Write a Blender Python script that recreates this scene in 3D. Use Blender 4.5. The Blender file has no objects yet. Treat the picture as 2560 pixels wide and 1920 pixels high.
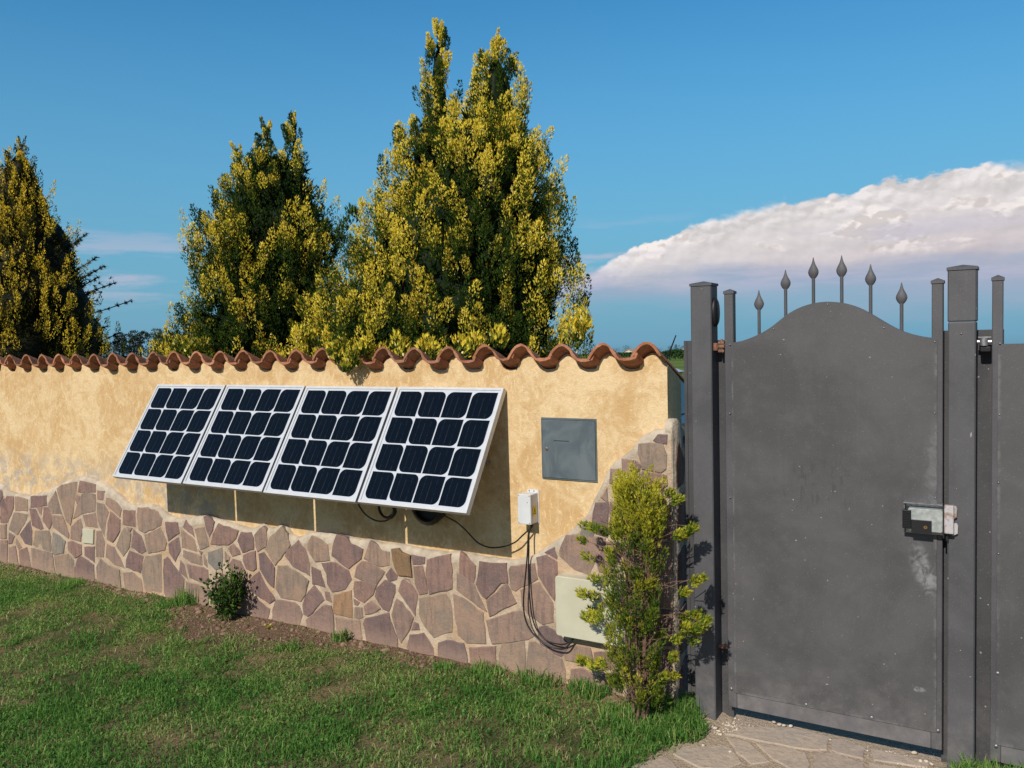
import bpy, math, random
import numpy as np
from mathutils import Vector, Matrix, noise as mnoise

random.seed(7)
rng = np.random.default_rng(11)
S = bpy.context.scene
COL = S.collection

# ------------------------------------------------------------------ camera
EYE = 1.55
F_PX, YAW, PITCH, ROLL = 2120.887, 0.5513, 0.0496, 0.0228     # focal length in px of a 2560 px wide picture
FW = np.array([-math.sin(YAW)*math.cos(PITCH), math.cos(YAW)*math.cos(PITCH), -math.sin(PITCH)])
_r = np.array([math.cos(YAW), math.sin(YAW), 0.0]); _u = np.cross(_r, FW)
RT = math.cos(ROLL)*_r - math.sin(ROLL)*_u
UP = math.sin(ROLL)*_r + math.cos(ROLL)*_u
cam = bpy.data.cameras.new('camera'); camo = bpy.data.objects.new('camera', cam); COL.objects.link(camo)
cam.sensor_width = 36.0; cam.lens = F_PX/2560*36.0; cam.clip_start = 0.05; cam.clip_end = 9000
camo.matrix_world = Matrix(((RT[0], UP[0], -FW[0], 0), (RT[1], UP[1], -FW[1], 0), (RT[2], UP[2], -FW[2], EYE), (0, 0, 0, 1)))
S.camera = camo
S.render.resolution_x = 1024; S.render.resolution_y = 768
S.render.engine = 'CYCLES'
S.view_settings.view_transform = 'Standard'; S.view_settings.look = 'None'
S.view_settings.exposure = 0.0; S.view_settings.gamma = 1.0; S.view_settings.use_curve_mapping = False

K = 2560/2212.0
def ray(x, y): return FW*F_PX + RT*(x-1280) - UP*(y-960)
def onY(x, y, Y):
    d = ray(x, y); t = Y/d[1]; return float(d[0]*t), float(EYE+d[2]*t)      # X, Z
def onZ(x, y, Z=0.0):
    d = ray(x, y); t = (Z-EYE)/d[2]; return float(d[0]*t), float(d[1]*t)    # X, Y
def z1(u, v): return u/3.16, 1150+v/3.16
def z2(u, v): return 600+u/3.687, 1200+v/3.687
def z3(u, v): return 1100+u/3.19, 1200+v/3.19
def z4(u, v): return 1200+u/3.6875, 950+v/3.6875
def z5(u, v): return 1400+u/2.37, 1050+v/2.37
def z6(u, v): return 1560+u/2.212, 1650+v/2.212
def z7(u, v): return 1680+u/2.514, 600+v/2.514
def z8(u, v): return 2160+u/5.53, 1200+v/5.53

# ------------------------------------------------------------------ sun and sky
SUN_DIR = Vector((0.012, 0.79, -0.612)).normalized()
SUN_EL = math.asin(-SUN_DIR.z)
sl = bpy.data.lights.new('sun', 'SUN'); sl.energy = 4.3; sl.angle = math.radians(0.5); sl.color = (1.0, 0.93, 0.82)
so = bpy.data.objects.new('sun', sl); COL.objects.link(so)
so.rotation_euler = SUN_DIR.to_track_quat('-Z', 'Y').to_euler(); so.location = (0, -10, 12)

W = bpy.data.worlds.new('World'); S.world = W; W.use_nodes = True
class G:
    """tiny node-graph helper"""
    def __init__(s, tree): s.t = tree; s.n = tree.nodes; s.l = tree.links
    def put(s, inp, v):
        if v is None: return
        if hasattr(v, 'is_output') or hasattr(v, 'links'): s.l.new(v, inp)
        else:
            try: inp.default_value = v
            except Exception:
                inp.default_value = tuple(v)+(1.0,) if len(v) == 3 else v
    def node(s, typ, **kw):
        nd = s.n.new(typ)
        for k, v in kw.items(): setattr(nd, k, v)
        return nd
    def math(s, op, a, b=None, c=None, clamp=False):
        nd = s.node('ShaderNodeMath', operation=op, use_clamp=clamp)
        s.put(nd.inputs[0], a); s.put(nd.inputs[1], b); s.put(nd.inputs[2], c); return nd.outputs[0]
    def vmath(s, op, a, b=None, sc=None):
        nd = s.node('ShaderNodeVectorMath', operation=op)
        s.put(nd.inputs[0], a); s.put(nd.inputs[1], b)
        if sc is not None: s.put(nd.inputs['Scale'], sc)
        return nd.outputs[0]
    def mix(s, f, a, b, blend='MIX'):
        nd = s.node('ShaderNodeMix', data_type='RGBA', blend_type=blend)
        s.put(nd.inputs['Factor'], f); s.put(nd.inputs[6], a); s.put(nd.inputs[7], b); return nd.outputs[2]
    def noise(s, vec, scale, detail=4, rough=0.55, dist=0.0, out=0):
        nd = s.node('ShaderNodeTexNoise'); s.put(nd.inputs['Vector'], vec)
        s.put(nd.inputs['Scale'], scale); s.put(nd.inputs['Detail'], detail); s.put(nd.inputs['Roughness'], rough); s.put(nd.inputs['Distortion'], dist)
        return nd.outputs[out]
    def step(s, x, lo, hi, a=0.0, b=1.0):
        nd = s.node('ShaderNodeMapRange', interpolation_type='SMOOTHSTEP')
        s.put(nd.inputs[0], x); s.put(nd.inputs[1], lo); s.put(nd.inputs[2], hi); s.put(nd.inputs[3], a); s.put(nd.inputs[4], b); return nd.outputs[0]
    def xyz(s, v):
        nd = s.node('ShaderNodeSeparateXYZ'); s.put(nd.inputs[0], v); return nd.outputs
    def comb(s, x, y, z):
        nd = s.node('ShaderNodeCombineXYZ'); s.put(nd.inputs[0], x); s.put(nd.inputs[1], y); s.put(nd.inputs[2], z); return nd.outputs[0]
    def mapping(s, v, scale=(1, 1, 1), rot=(0, 0, 0), loc=(0, 0, 0)):
        nd = s.node('ShaderNodeMapping'); s.put(nd.inputs[0], v)
        nd.inputs['Scale'].default_value = scale; nd.inputs['Rotation'].default_value = rot; nd.inputs['Location'].default_value = loc
        return nd.outputs[0]

def build_world():
    W.node_tree.nodes.clear(); g = G(W.node_tree)
    sky = g.node('ShaderNodeTexSky', sky_type='NISHITA', sun_disc=False, sun_elevation=SUN_EL, sun_rotation=math.pi, altitude=50)
    sky.air_density = 1.0; sky.dust_density = 0.25; sky.ozone_density = 2.6
    co = g.node('ShaderNodeTexCoord').outputs['Generated']
    X, Y, Z = g.xyz(co)
    h = g.math('SQRT', g.math('ADD', g.math('MULTIPLY', X, X), g.math('MULTIPLY', Y, Y)))
    el = g.math('DIVIDE', Z, g.math('MAXIMUM', h, 0.02))
    az = g.math('ARCTAN2', X, Y)
    # a deeper, slightly violet-free blue for the photographed sky
    hs = g.node('ShaderNodeHueSaturation'); g.put(hs.inputs['Saturation'], 1.22); g.put(hs.inputs['Value'], 1.0); g.put(hs.inputs['Hue'], 0.5); g.put(hs.inputs['Color'], sky.outputs[0])
    dt = g.node('ShaderNodeVectorMath', operation='DOT_PRODUCT'); g.put(dt.inputs[0], co); dt.inputs[1].default_value = tuple(-SUN_DIR)
    near_sun = g.step(dt.outputs['Value'], -0.15, 0.55)      # the sky pales to its natural whiter tint towards the sun
    base = g.mix(1.0, hs.outputs[0], g.mix(near_sun, (0.58, 1.25, 1.30, 1), (0.78, 0.76, 0.76, 1)), 'MULTIPLY')
    SC = 10.0   # colours below are picture values; the background strength is 0.1
    # greyer, hazier air near the horizon
    lo = g.math('POWER', g.step(el, -0.05, 0.55, 1.0, 0.0), 1.3)
    base = g.mix(g.math('MULTIPLY', lo, 0.98), base, (0.150*SC, 0.345*SC, 0.515*SC, 1))
    P = g.comb(az, g.math('MULTIPLY', el, 1.5), 0.0)
    # --- silhouette of the big cloud bank, azimuth -> tan(elevation)
    pts = [(1150, 625), (1250, 600), (1300, 580), (1340, 555), (1400, 515), (1480, 500), (1560, 475), (1600, 462), (1700, 442), (1800, 432), (1900, 402), (2000, 388), (2060, 366), (2130, 356), (2212, 362)]
    cv = []
    for px, py in pts:
        d = ray(px*K, py*K); cv.append((math.atan2(d[0], d[1]), d[2]/math.hypot(d[0], d[1])))
    cv = [(-1.4, 0.0), (cv[0][0]-0.25, 0.02)]+cv+[(0.2, 0.27), (0.45, 0.22), (0.8, 0.15), (1.4, 0.0)]
    fc = g.node('ShaderNodeFloatCurve'); c = fc.mapping.curves[0]
    norm = [((a+1.4)/2.8, e/0.5) for a, e in cv]
    c.points[0].location = norm[0]; c.points[1].location = norm[-1]
    for p in norm[1:-1]: c.points.new(*p)
    fc.mapping.update()
    g.put(fc.inputs['Value'], g.math('MULTIPLY_ADD', az, 1/2.8, 0.5, clamp=True))
    top = g.math('MULTIPLY', fc.outputs[0], 0.5)
    # billows: smooth Voronoi at several octaves
    def billow(vec, sc, det=3.5):
        v = g.node('ShaderNodeTexVoronoi', feature='SMOOTH_F1', voronoi_dimensions='2D', normalize=True)
        g.put(v.inputs['Vector'], vec); g.put(v.inputs['Scale'], sc); g.put(v.inputs['Detail'], det); g.put(v.inputs['Roughness'], 0.58); g.put(v.inputs['Lacunarity'], 2.1); g.put(v.inputs['Smoothness'], 0.35)
        return v.outputs['Distance']
    warp = g.noise(P, 9, 5, 0.6, out=1)
    PW = g.vmath('ADD', P, g.vmath('SCALE', g.vmath('SUBTRACT', warp, (0.5, 0.5, 0.5)), sc=0.035))
    b0 = billow(PW, 13.0)
    PL = g.vmath('ADD', PW, (-0.0035, 0.008, 0))
    b1 = billow(PL, 13.0)
    lit = g.math('MULTIPLY', g.math('SUBTRACT', b1, b0), 4.5)
    n1 = g.noise(P, 14, 6, 0.62)
    edge = g.math('ADD', g.math('SUBTRACT', top, el), g.math('MULTIPLY', g.math('SUBTRACT', 0.42, b0), 0.034))
    edge = g.math('ADD', edge, g.math('MULTIPLY', g.math('SUBTRACT', n1, 0.5), 0.034))
    soft = g.step(g.noise(P, 7, 3), 0.45, 0.62, 0.004, 0.018)
    nd = g.node('ShaderNodeMapRange', interpolation_type='SMOOTHSTEP'); g.put(nd.inputs[0], edge); g.put(nd.inputs[1], 0.0); g.put(nd.inputs[2], soft); m = nd.outputs[0]
    # brightness of the bank: bright at its crown, greyer lower down, with bright cauliflower heads
    rel = g.step(g.math('SUBTRACT', top, el), 0.0, 0.11)
    body = g.mix(rel, (0.74*SC, 0.70*SC, 0.70*SC, 1), (0.58*SC, 0.52*SC, 0.545*SC, 1))
    n2 = g.noise(g.mapping(P, (1, 1.8, 1)), 11, 5, 0.55)
    heads = g.math('MULTIPLY', g.step(n2, 0.50, 0.62), g.math('MULTIPLY', g.step(el, 0.075, 0.105), g.step(el, 0.20, 0.15)))
    crown_edge = g.step(g.math('SUBTRACT', top, el), 0.035, 0.0)
    lf = g.math('MULTIPLY', lit, g.math('MAXIMUM', g.math('MULTIPLY', heads, 1.7), g.math('MULTIPLY_ADD', crown_edge, 0.42, 0.14)))
    body = g.mix(g.math('MULTIPLY', heads, 0.65), body, (0.84*SC, 0.765*SC, 0.72*SC, 1))
    shade = g.math('ADD', 1.0, g.math('MINIMUM', g.math('MAXIMUM', lf, -0.15), 0.16))
    body = g.vmath('SCALE', body, sc=shade)
    # the bank dissolves downward into lavender haze and then blue-grey air
    n3 = g.noise(g.mapping(P, (1, 3.2, 1)), 6, 5, 0.6)
    elw = g.math('ADD', el, g.math('MULTIPLY', g.math('SUBTRACT', n3, 0.5), 0.06))
    under = g.step(g.math('ADD', el, g.math('MULTIPLY', g.math('SUBTRACT', n3, 0.5), 0.055)), 0.058, 0.092)
    elw = g.math('ADD', elw, g.math('MULTIPLY', g.step(az, -0.4, 0.0), 0.022))
    lav = (0.40*SC, 0.415*SC, 0.55*SC, 1)
    lowc = g.mix(under, lav, body)
    fade = g.math('MULTIPLY', g.step(elw, 0.018, 0.082), g.math('MULTIPLY_ADD', under, 0.2, 0.8))
    col = g.mix(g.math('MULTIPLY', m, fade), base, lowc)
    # thin pinkish bands low in the sky elsewhere
    n4 = g.noise(g.mapping(P, (1, 4.5, 1), loc=(3.1, 0.4, 0)), 5.5, 6, 0.6)
    band = g.math('MULTIPLY', g.step(n4, 0.50, 0.66), g.math('MULTIPLY', g.step(el, 0.035, 0.075), g.step(el, 0.155, 0.09)))
    col = g.mix(g.math('MULTIPLY', band, 0.55), col, (0.56*SC, 0.53*SC, 0.66*SC, 1))
    # ground half of the sphere
    col = g.mix(g.step(el, 0.0, -0.05), col, (0.12*SC, 0.13*SC, 0.09*SC, 1))
    bg = g.node('ShaderNodeBackground'); g.put(bg.inputs[0], col); bg.inputs[1].default_value = 0.10
    out = g.node('ShaderNodeOutputWorld'); g.l.new(bg.outputs[0], out.inputs[0])
build_world()

# ------------------------------------------------------------------ mesh helpers
def np_mesh(name, verts, faces, mats=(), attrs=None, smooth=False):
    verts = np.asarray(verts, np.float32); faces = np.asarray(faces, np.int32)
    me = bpy.data.meshes.new(name); nf, k = faces.shape
    me.vertices.add(len(verts)); me.vertices.foreach_set('co', verts.ravel())
    me.loops.add(nf*k); me.loops.foreach_set('vertex_index', faces.ravel())
    me.polygons.add(nf); me.polygons.foreach_set('loop_start', np.arange(0, nf*k, k, dtype=np.int32))
    me.polygons.foreach_set('loop_total', np.full(nf, k, np.int32))
    if smooth: me.polygons.foreach_set('use_smooth', np.ones(nf, bool))
    for m in mats: me.materials.append(m)
    for an, arr in (attrs or {}).items():
        arr = np.asarray(arr, np.float32)
        if arr.ndim == 1:
            a = me.attributes.new(an, 'FLOAT', 'POINT'); a.data.foreach_set('value', arr)
        else:
            a = me.attributes.new(an, 'FLOAT_COLOR', 'POINT'); a.data.foreach_set('color', np.c_[arr, np.ones(len(arr))].astype(np.float32).ravel())
    me.update(); me.validate(); return me

def link(name, me, parent=None, label=None, cat=None, group=None, kind=None):
    o = bpy.data.objects.new(name, me); COL.objects.link(o)
    if parent: o.parent = parent
    tag(o, label, cat, group, kind); return o
def tag(o, label=None, cat=None, group=None, kind=None):
    for k, v in (('label', label), ('category', cat), ('group', group), ('kind', kind)):
        if v: o[k] = v
def empty(name, loc, label, cat, group=None):
    o = bpy.data.objects.new(name, None); COL.objects.link(o); o.location = loc; o.empty_display_size = 0.1
    tag(o, label, cat, group); return o

class MB:
    """collects boxes, tubes, prisms into one mesh; coordinates are world unless org is given"""
    def __init__(s, org=(0, 0, 0)): s.v = []; s.f = []; s.org = Vector(org)
    def add(s, vs, fs):
        b = len(s.v); s.v += [tuple(Vector(p)-s.org) for p in vs]; s.f += [tuple(b+i for i in f) for f in fs]
    def box(s, x0, x1, y0, y1, z0, z1, bev=0.0):
        if bev <= 0:
            s.add([(x0, y0, z0), (x1, y0, z0), (x1, y1, z0), (x0, y1, z0), (x0, y0, z1), (x1, y0, z1), (x1, y1, z1), (x0, y1, z1)],
                  [(0, 3, 2, 1), (4, 5, 6, 7), (0, 1, 5, 4), (1, 2, 6, 5), (2, 3, 7, 6), (3, 0, 4, 7)]); return
        # bevelled along vertical and front edges: stack of rounded loops
        def loop(d, z, e=0):
            b = bev
            return [(x0+b+d, y0+d, z), (x1-b-d, y0+d, z), (x1-d, y0+b+d, z), (x1-d, y1-b-d, z), (x1-b-d, y1-d, z), (x0+b+d, y1-d, z), (x0+d, y1-b-d, z), (x0+d, y0+b+d, z)]
        vs = loop(bev*.6, z0)+loop(0, z0+bev)+loop(0, z1-bev)+loop(bev*.6, z1)
        fs = [tuple(range(7, -1, -1)), tuple(range(24, 32))]
        for r in range(3):
            for i in range(8): fs.append((r*8+i, r*8+(i+1) % 8, r*8+8+(i+1) % 8, r*8+8+i))
        s.add(vs, fs)
    def prism(s, poly, y0, y1, bev=0.0):
        """poly in (x,z); front face at y0 (towards the camera), back at y1; counter-clockwise seen from the front"""
        n = len(poly); a = sum(poly[i][0]*poly[(i+1) % n][1]-poly[(i+1) % n][0]*poly[i][1] for i in range(n))
        if a < 0: poly = poly[::-1]
        if bev > 0:
            ins = inset(poly, bev); vs = [(x, y0, z) for x, z in ins]+[(x, y0+bev, z) for x, z in poly]+[(x, y1, z) for x, z in poly]; L = 3
        else: vs = [(x, y0, z) for x, z in poly]+[(x, y1, z) for x, z in poly]; L = 2
        fs = [tuple(range(n)), tuple(range((L-1)*n+n-1, (L-1)*n-1, -1))]
        for r in range(L-1):
            for i in range(n): fs.append((r*n+(i+1) % n, r*n+i, r*n+n+i, r*n+n+(i+1) % n))
        s.add(vs, fs)
    def tube(s, pts, rad, seg=8, cap=True):
        pts = [Vector(p) for p in pts]; n = len(pts)
        rad = rad if hasattr(rad, '__len__') else [rad]*n
        vs = []; up = Vector((0, 0, 1)); prev = None
        for i, p in enumerate(pts):
            t = (pts[min(i+1, n-1)]-pts[max(i-1, 0)]).normalized()
            if prev is None:
                a = t.cross(up if abs(t.z) < .95 else Vector((1, 0, 0))).normalized()
            else: a = (prev-t*prev.dot(t)).normalized()
            prev = a; b = t.cross(a)
            for k in range(seg):
                an = 2*math.pi*k/seg; vs.append(p+(a*math.cos(an)+b*math.sin(an))*rad[i])
        fs = []
        for i in range(n-1):
            for k in range(seg): fs.append((i*seg+k, i*seg+(k+1) % seg, (i+1)*seg+(k+1) % seg, (i+1)*seg+k))
        if cap: fs += [tuple(range(seg-1, -1, -1)), tuple(range((n-1)*seg, n*seg))]
        s.add(vs, fs)
    def disc(s, c, r, y0, y1, seg=14, dome=0.0):
        """round button facing the camera side (-Y)"""
        s.tube([(c[0], y1, c[1]), (c[0], y0, c[1])]+([(c[0], y0-dome*.7, c[1]), (c[0], y0-dome, c[1])] if dome else []), [r, r]+([r*.75, r*.3] if dome else []), seg)
    def lathe(s, c, prof, seg=12, flat=1.0):
        vs = [(c[0]+r*math.cos(2*math.pi*k/seg), c[1]+flat*r*math.sin(2*math.pi*k/seg), c[2]+z) for r, z in prof for k in range(seg)]
        n = len(prof); fs = [(i*seg+k, i*seg+(k+1) % seg, (i+1)*seg+(k+1) % seg, (i+1)*seg+k) for i in range(n-1) for k in range(seg)]
        fs += [tuple(range(seg-1, -1, -1)), tuple(range((n-1)*seg, n*seg))]; s.add(vs, fs)
    def mesh(s, name, mat, smooth=None):
        me = bpy.data.meshes.new(name); me.from_pydata(s.v, [], s.f)
        for m in (mat if isinstance(mat, (list, tuple)) else [mat]): me.materials.append(m)
        if smooth is not None:
            me.polygons.foreach_set('use_smooth', [True]*len(me.polygons))
            try: me.set_sharp_from_angle(angle=math.radians(smooth))
            except Exception: pass
        me.update(); return me
    def build(s, name, mat, parent=None, smooth=None, **kw): return link(name, s.mesh(name, mat, smooth), parent, **kw)

def inset(poly, d):
    n = len(poly); out = []
    for i in range(n):
        p0 = Vector(poly[i-1]); p1 = Vector(poly[i]); p2 = Vector(poly[(i+1) % n])
        e1 = (p1-p0).normalized(); e2 = (p2-p1).normalized()
        n1 = Vector((-e1.y, e1.x)); n2 = Vector((-e2.y, e2.x)); m = n1+n2
        m = m.normalized() if m.length > 1e-4 else n1
        k = d/max(m.dot(n1), 0.5); out.append(tuple(p1+m*k))
    return out
def smoothpath(pts, n=6):
    P = [Vector(p) for p in pts]; out = []
    for i in range(len(P)-1):
        a = P[max(i-1, 0)]; b = P[i]; c = P[i+1]; d = P[min(i+2, len(P)-1)]
        for k in range(n):
            t = k/n; out.append(0.5*((2*b)+(c-a)*t+(2*a-5*b+4*c-d)*t*t+(3*b-a-3*c+d)*t**3))
    out.append(P[-1]); return out

# ------------------------------------------------------------------ materials
def material(name, fn, rough=0.8, spec=0.3, metal=0.0, **kw):
    m = bpy.data.materials.new(name); m.use_nodes = True; m.node_tree.nodes.clear(); g = G(m.node_tree)
    b = g.node('ShaderNodeBsdfPrincipled'); out = g.node('ShaderNodeOutputMaterial'); g.l.new(b.outputs[0], out.inputs[0])
    b.inputs['Roughness'].default_value = rough; b.inputs['Specular IOR Level'].default_value = spec; b.inputs['Metallic'].default_value = metal
    for k, v in kw.items(): b.inputs[k.replace('_', ' ')].default_value = v
    fn(g, b); return m
def bump(g, b, h, dist=0.002, st=1.0):
    n = g.node('ShaderNodeBump'); g.put(n.inputs['Height'], h); n.inputs['Distance'].default_value = dist; n.inputs['Strength'].default_value = st
    g.l.new(n.outputs[0], b.inputs['Normal'])
def objco(g): return g.node('ShaderNodeTexCoord').outputs['Object']
def plain(name, c, rough=0.6, spec=0.4, metal=0.0, var=0.12, sc=40, bmp=0.0, **kw):
    def fn(g, b):
        co = objco(g); n = g.noise(co, sc, 5, 0.6)
        lo = tuple(x*(1-var) for x in c)+(1,); hi = tuple(min(1, x*(1+var)) for x in c)+(1,)
        g.put(b.inputs['Base Color'], g.mix(g.step(n, .3, .7), lo, hi))
        if bmp: bump(g, b, g.noise(co, sc*4, 3), bmp)
    return material(name, fn, rough, spec, metal, **kw)

D = 3.326          # plaster face of the boundary wall
def plaster_fn(g, b):
    co = objco(g); X, Y, Z = g.xyz(co)
    n1 = g.noise(co, 2.6, 6, 0.62, 0.9); n2 = g.noise(g.mapping(co, (1, 1, 1.0), loc=(5, 2, 1)), 9, 7, 0.68, 1.6); n3 = g.noise(co, 140, 3, 0.6)
    t = g.math('ADD', g.math('MULTIPLY', n1, 0.55), g.math('MULTIPLY', n2, 0.45))
    c = g.mix(g.step(t, 0.40, 0.60), (0.57, 0.375, 0.180, 1), (0.74, 0.570, 0.340, 1))
    # trowel swirls, paler
    w = g.noise(g.mapping(co, (1, 1, 0.55), rot=(0, .6, 0), loc=(9, 1, 4)), 16, 4, 0.7, 3.0)
    c = g.mix(g.math('MULTIPLY', g.step(w, 0.52, 0.66), 0.7), c, (0.80, 0.62, 0.37, 1))
    c = g.mix(g.math('MULTIPLY', g.step(g.noise(g.mapping(co, (1, 1, 1.7), rot=(0, .5, 0)), 75, 5, .75, 1.2), .42, .66), 0.38), c, (0.47, 0.28, 0.115, 1))
    # vertical rain washes
    dr = g.noise(g.mapping(co, (9, 1, 0.7)), 2.2, 4, 0.6)
    c = g.mix(g.math('MULTIPLY', g.step(dr, 0.56, 0.72), 0.3), c, (0.74, 0.56, 0.33, 1))
    # paint gone, grey render shows in a band above the stone
    band = g.math('MULTIPLY', g.step(Z, 0.93, 0.70), g.step(X, -3.7, -4.3))
    pn = g.noise(g.mapping(co, (1, 1, 1.3), loc=(2.2, 0, 7)), 7.5, 6, 0.62, 0.8)
    pk = g.math('MULTIPLY', band, g.step(pn, 0.42, 0.60))
    c = g.mix(g.math('MULTIPLY', pk, 0.85), c, (0.40, 0.345, 0.29, 1))
    c = g.mix(g.math('MULTIPLY', g.math('MULTIPLY', band, g.step(g.noise(g.mapping(co, loc=(4, 4, 4)), 16, 6, .7, 1), .50, .66)), 0.55), c, (0.76, 0.63, 0.45, 1))
    # bare render low down behind the solar panels
    b2 = g.math('MULTIPLY', g.math('MULTIPLY', g.step(X, -4.4, -4.0), g.step(X, -1.4, -1.7)), g.step(Z, 0.62, 0.50))
    c = g.mix(g.math('MULTIPLY', g.math('MULTIPLY', b2, g.step(n1, 0.48, 0.6)), 0.8), c, (0.33, 0.29, 0.25, 1))
    # repaired rendering round the meter door, slightly paler
    g.put(b.inputs['Base Color'], c)
    h = g.math('ADD', g.math('MULTIPLY', n2, 0.7), g.math('ADD', g.math('MULTIPLY', n3, 0.22), g.math('MULTIPLY', g.noise(co, 45, 5, .7, 1.0), .5)))
    bump(g, b, h, 0.006, 0.8)
M_PLASTER = material('plaster', plaster_fn, 0.93, 0.1)
def mortar_fn(g, b):
    co = objco(g); n = g.noise(co, 9, 6, .62); f = g.noise(co, 120, 4, .65)
    c = g.mix(g.step(n, .38, .62), (0.38, 0.285, 0.20, 1), (0.54, 0.42, 0.305, 1))
    c = g.mix(g.math('MULTIPLY', g.step(g.noise(co, 3.1, 3), .5, .62), .5), c, (0.56, 0.345, 0.19, 1))
    c = g.mix(g.math('MULTIPLY', g.step(f, .4, .7), .3), c, (0.62, 0.54, 0.43, 1))
    g.put(b.inputs['Base Color'], c); bump(g, b, g.math('ADD', g.math('MULTIPLY', f, .3), g.noise(co, 30, 5, .6)), 0.008, 0.9)
M_MORTAR = material('mortar', mortar_fn, 0.95, 0.1)
def cementedge_fn(g, b):
    co = objco(g); n = g.noise(co, 14, 6, .65); f = g.noise(co, 130, 4, .65)
    c = g.mix(g.step(n, .35, .65), (0.40, 0.335, 0.26, 1), (0.55, 0.47, 0.37, 1))
    g.put(b.inputs['Base Color'], c); bump(g, b, g.math('ADD', g.math('MULTIPLY', f, .3), g.noise(co, 30, 5, .6)), 0.008, 0.9)
M_EDGE = material('cement_edge', cementedge_fn, 0.95, 0.1)
def stone_fn(palette):
    def fn(g, b):
        co = objco(g); r = g.node('ShaderNodeObjectInfo').outputs['Random']
        cr = g.node('ShaderNodeValToRGB'); e = cr.color_ramp.elements; cr.color_ramp.interpolation = 'CONSTANT'
        e[0].position = 0; e[0].color = palette[0]+(1,); e[1].position = 1/len(palette); e[1].color = palette[1]+(1,)
        for i, c in enumerate(palette[2:], 2):
            x = e.new(i/len(palette)); x.color = c+(1,)
        g.put(cr.inputs[0], r)
        off = g.comb(g.math('MULTIPLY', r, 31.0), g.math('MULTIPLY', r, 17.0), 0.0); cc = g.vmath('ADD', co, off)
        n = g.noise(cc, 11, 6, .65, .6); f = g.noise(cc, 210, 3, .6); st = g.noise(g.mapping(cc, (1, 1, .14), rot=(0, .35, 0)), 42, 4, .65)
        c = g.mix(g.math('MULTIPLY', g.step(n, .36, .62), .8), cr.outputs[0], g.mix(1.0, cr.outputs[0], (1.38, 1.22, 1.12, 1), 'MULTIPLY'))
        c = g.mix(g.math('MULTIPLY', g.step(st, .47, .66), .6), c, g.mix(1.0, cr.outputs[0], (.68, .66, .70, 1), 'MULTIPLY'))
        c = g.mix(1.0, c, (.96, 1.02, 1.01, 1), 'MULTIPLY')
        c = g.mix(g.math('MULTIPLY', g.step(f, .56, .70), .55), c, (.40, .32, .28, 1))
        c = g.mix(g.math('MULTIPLY', g.step(g.noise(cc, 260, 2, .5), .62, .74), .5), c, (.07, .04, .035, 1))
        # splashed soil near the ground
        z = g.xyz(co)[2]
        c = g.mix(g.math('MULTIPLY', g.step(g.math('ADD', z, g.math('MULTIPLY', n, .06)), .15, .03), .45), c, (.40, .27, .20, 1))
        g.put(b.inputs['Base Color'], c)
        bump(g, b, g.math('ADD', g.math('MULTIPLY', f, .22), g.math('ADD', g.noise(cc, 28, 5, .62), g.math('MULTIPLY', st, .35))), 0.007, 0.9)
    return fn
M_STONE = material('porphyry_stone', stone_fn([(.215, .138, .122), (.170, .110, .104), (.250, .170, .140), (.19, .122, .114), (.230, .142, .120), (.262, .182, .145), (.160, .108, .106), (.235, .155, .130)]), 0.85, 0.25)
M_STONE_TAN = material('tan_porphyry', stone_fn([(.255, .19, .15), (.24, .175, .142), (.26, .185, .145)]), 0.88, 0.2)
M_STONE_RUST = material('rusty_porphyry', stone_fn([(.29, .175, .105), (.27, .165, .10)]), 0.88, 0.2)
M_STONE_BROWN = material('brown_veined_stone', stone_fn([(.19, .12, .07), (.18, .11, .065)]), 0.88, 0.2)
M_STONE_GREY = material('grey_slab', stone_fn([(.22, .19, .165), (.20, .175, .155)]), 0.88, 0.2)
M_FLAG = material('paving_porphyry', stone_fn([(.42, .385, .325), (.38, .345, .30), (.44, .40, .33), (.36, .33, .30)]), 0.9, 0.2)
def terracotta_fn(g, b):
    co = objco(g); r = g.node('ShaderNodeObjectInfo').outputs['Random']; cc = g.vmath('ADD', co, g.comb(g.math('MULTIPLY', r, 9.), 0., 0.))
    n = g.noise(cc, 16, 5, .6); f = g.noise(cc, 90, 5, .7)
    c = g.mix(g.step(n, .35, .65), (.36, .135, .068, 1), (.47, .21, .12, 1)); c = g.mix(1.0, c, g.mix(r, (.70, .72, .78, 1), (1.2, 1.15, 1.1, 1)), 'MULTIPLY')
    y = g.xyz(co)[1]     # weathering sits on the exposed back of the tile
    ex = g.step(y, D-.05, D-.02)
    c = g.mix(g.math('MULTIPLY', g.step(f, .48, .56), g.math('MULTIPLY_ADD', ex, .55, .38)), c, (.16, .11, .08, 1))
    c = g.mix(g.math('MULTIPLY', g.step(g.noise(cc, 34, 5, .6), .58, .66), .5), c, (.42, .33, .26, 1))
    g.put(b.inputs['Base Color'], c); bump(g, b, f, 0.003, .8)
M_TERRA = material('terracotta', terracotta_fn, 0.85, 0.2)

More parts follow.
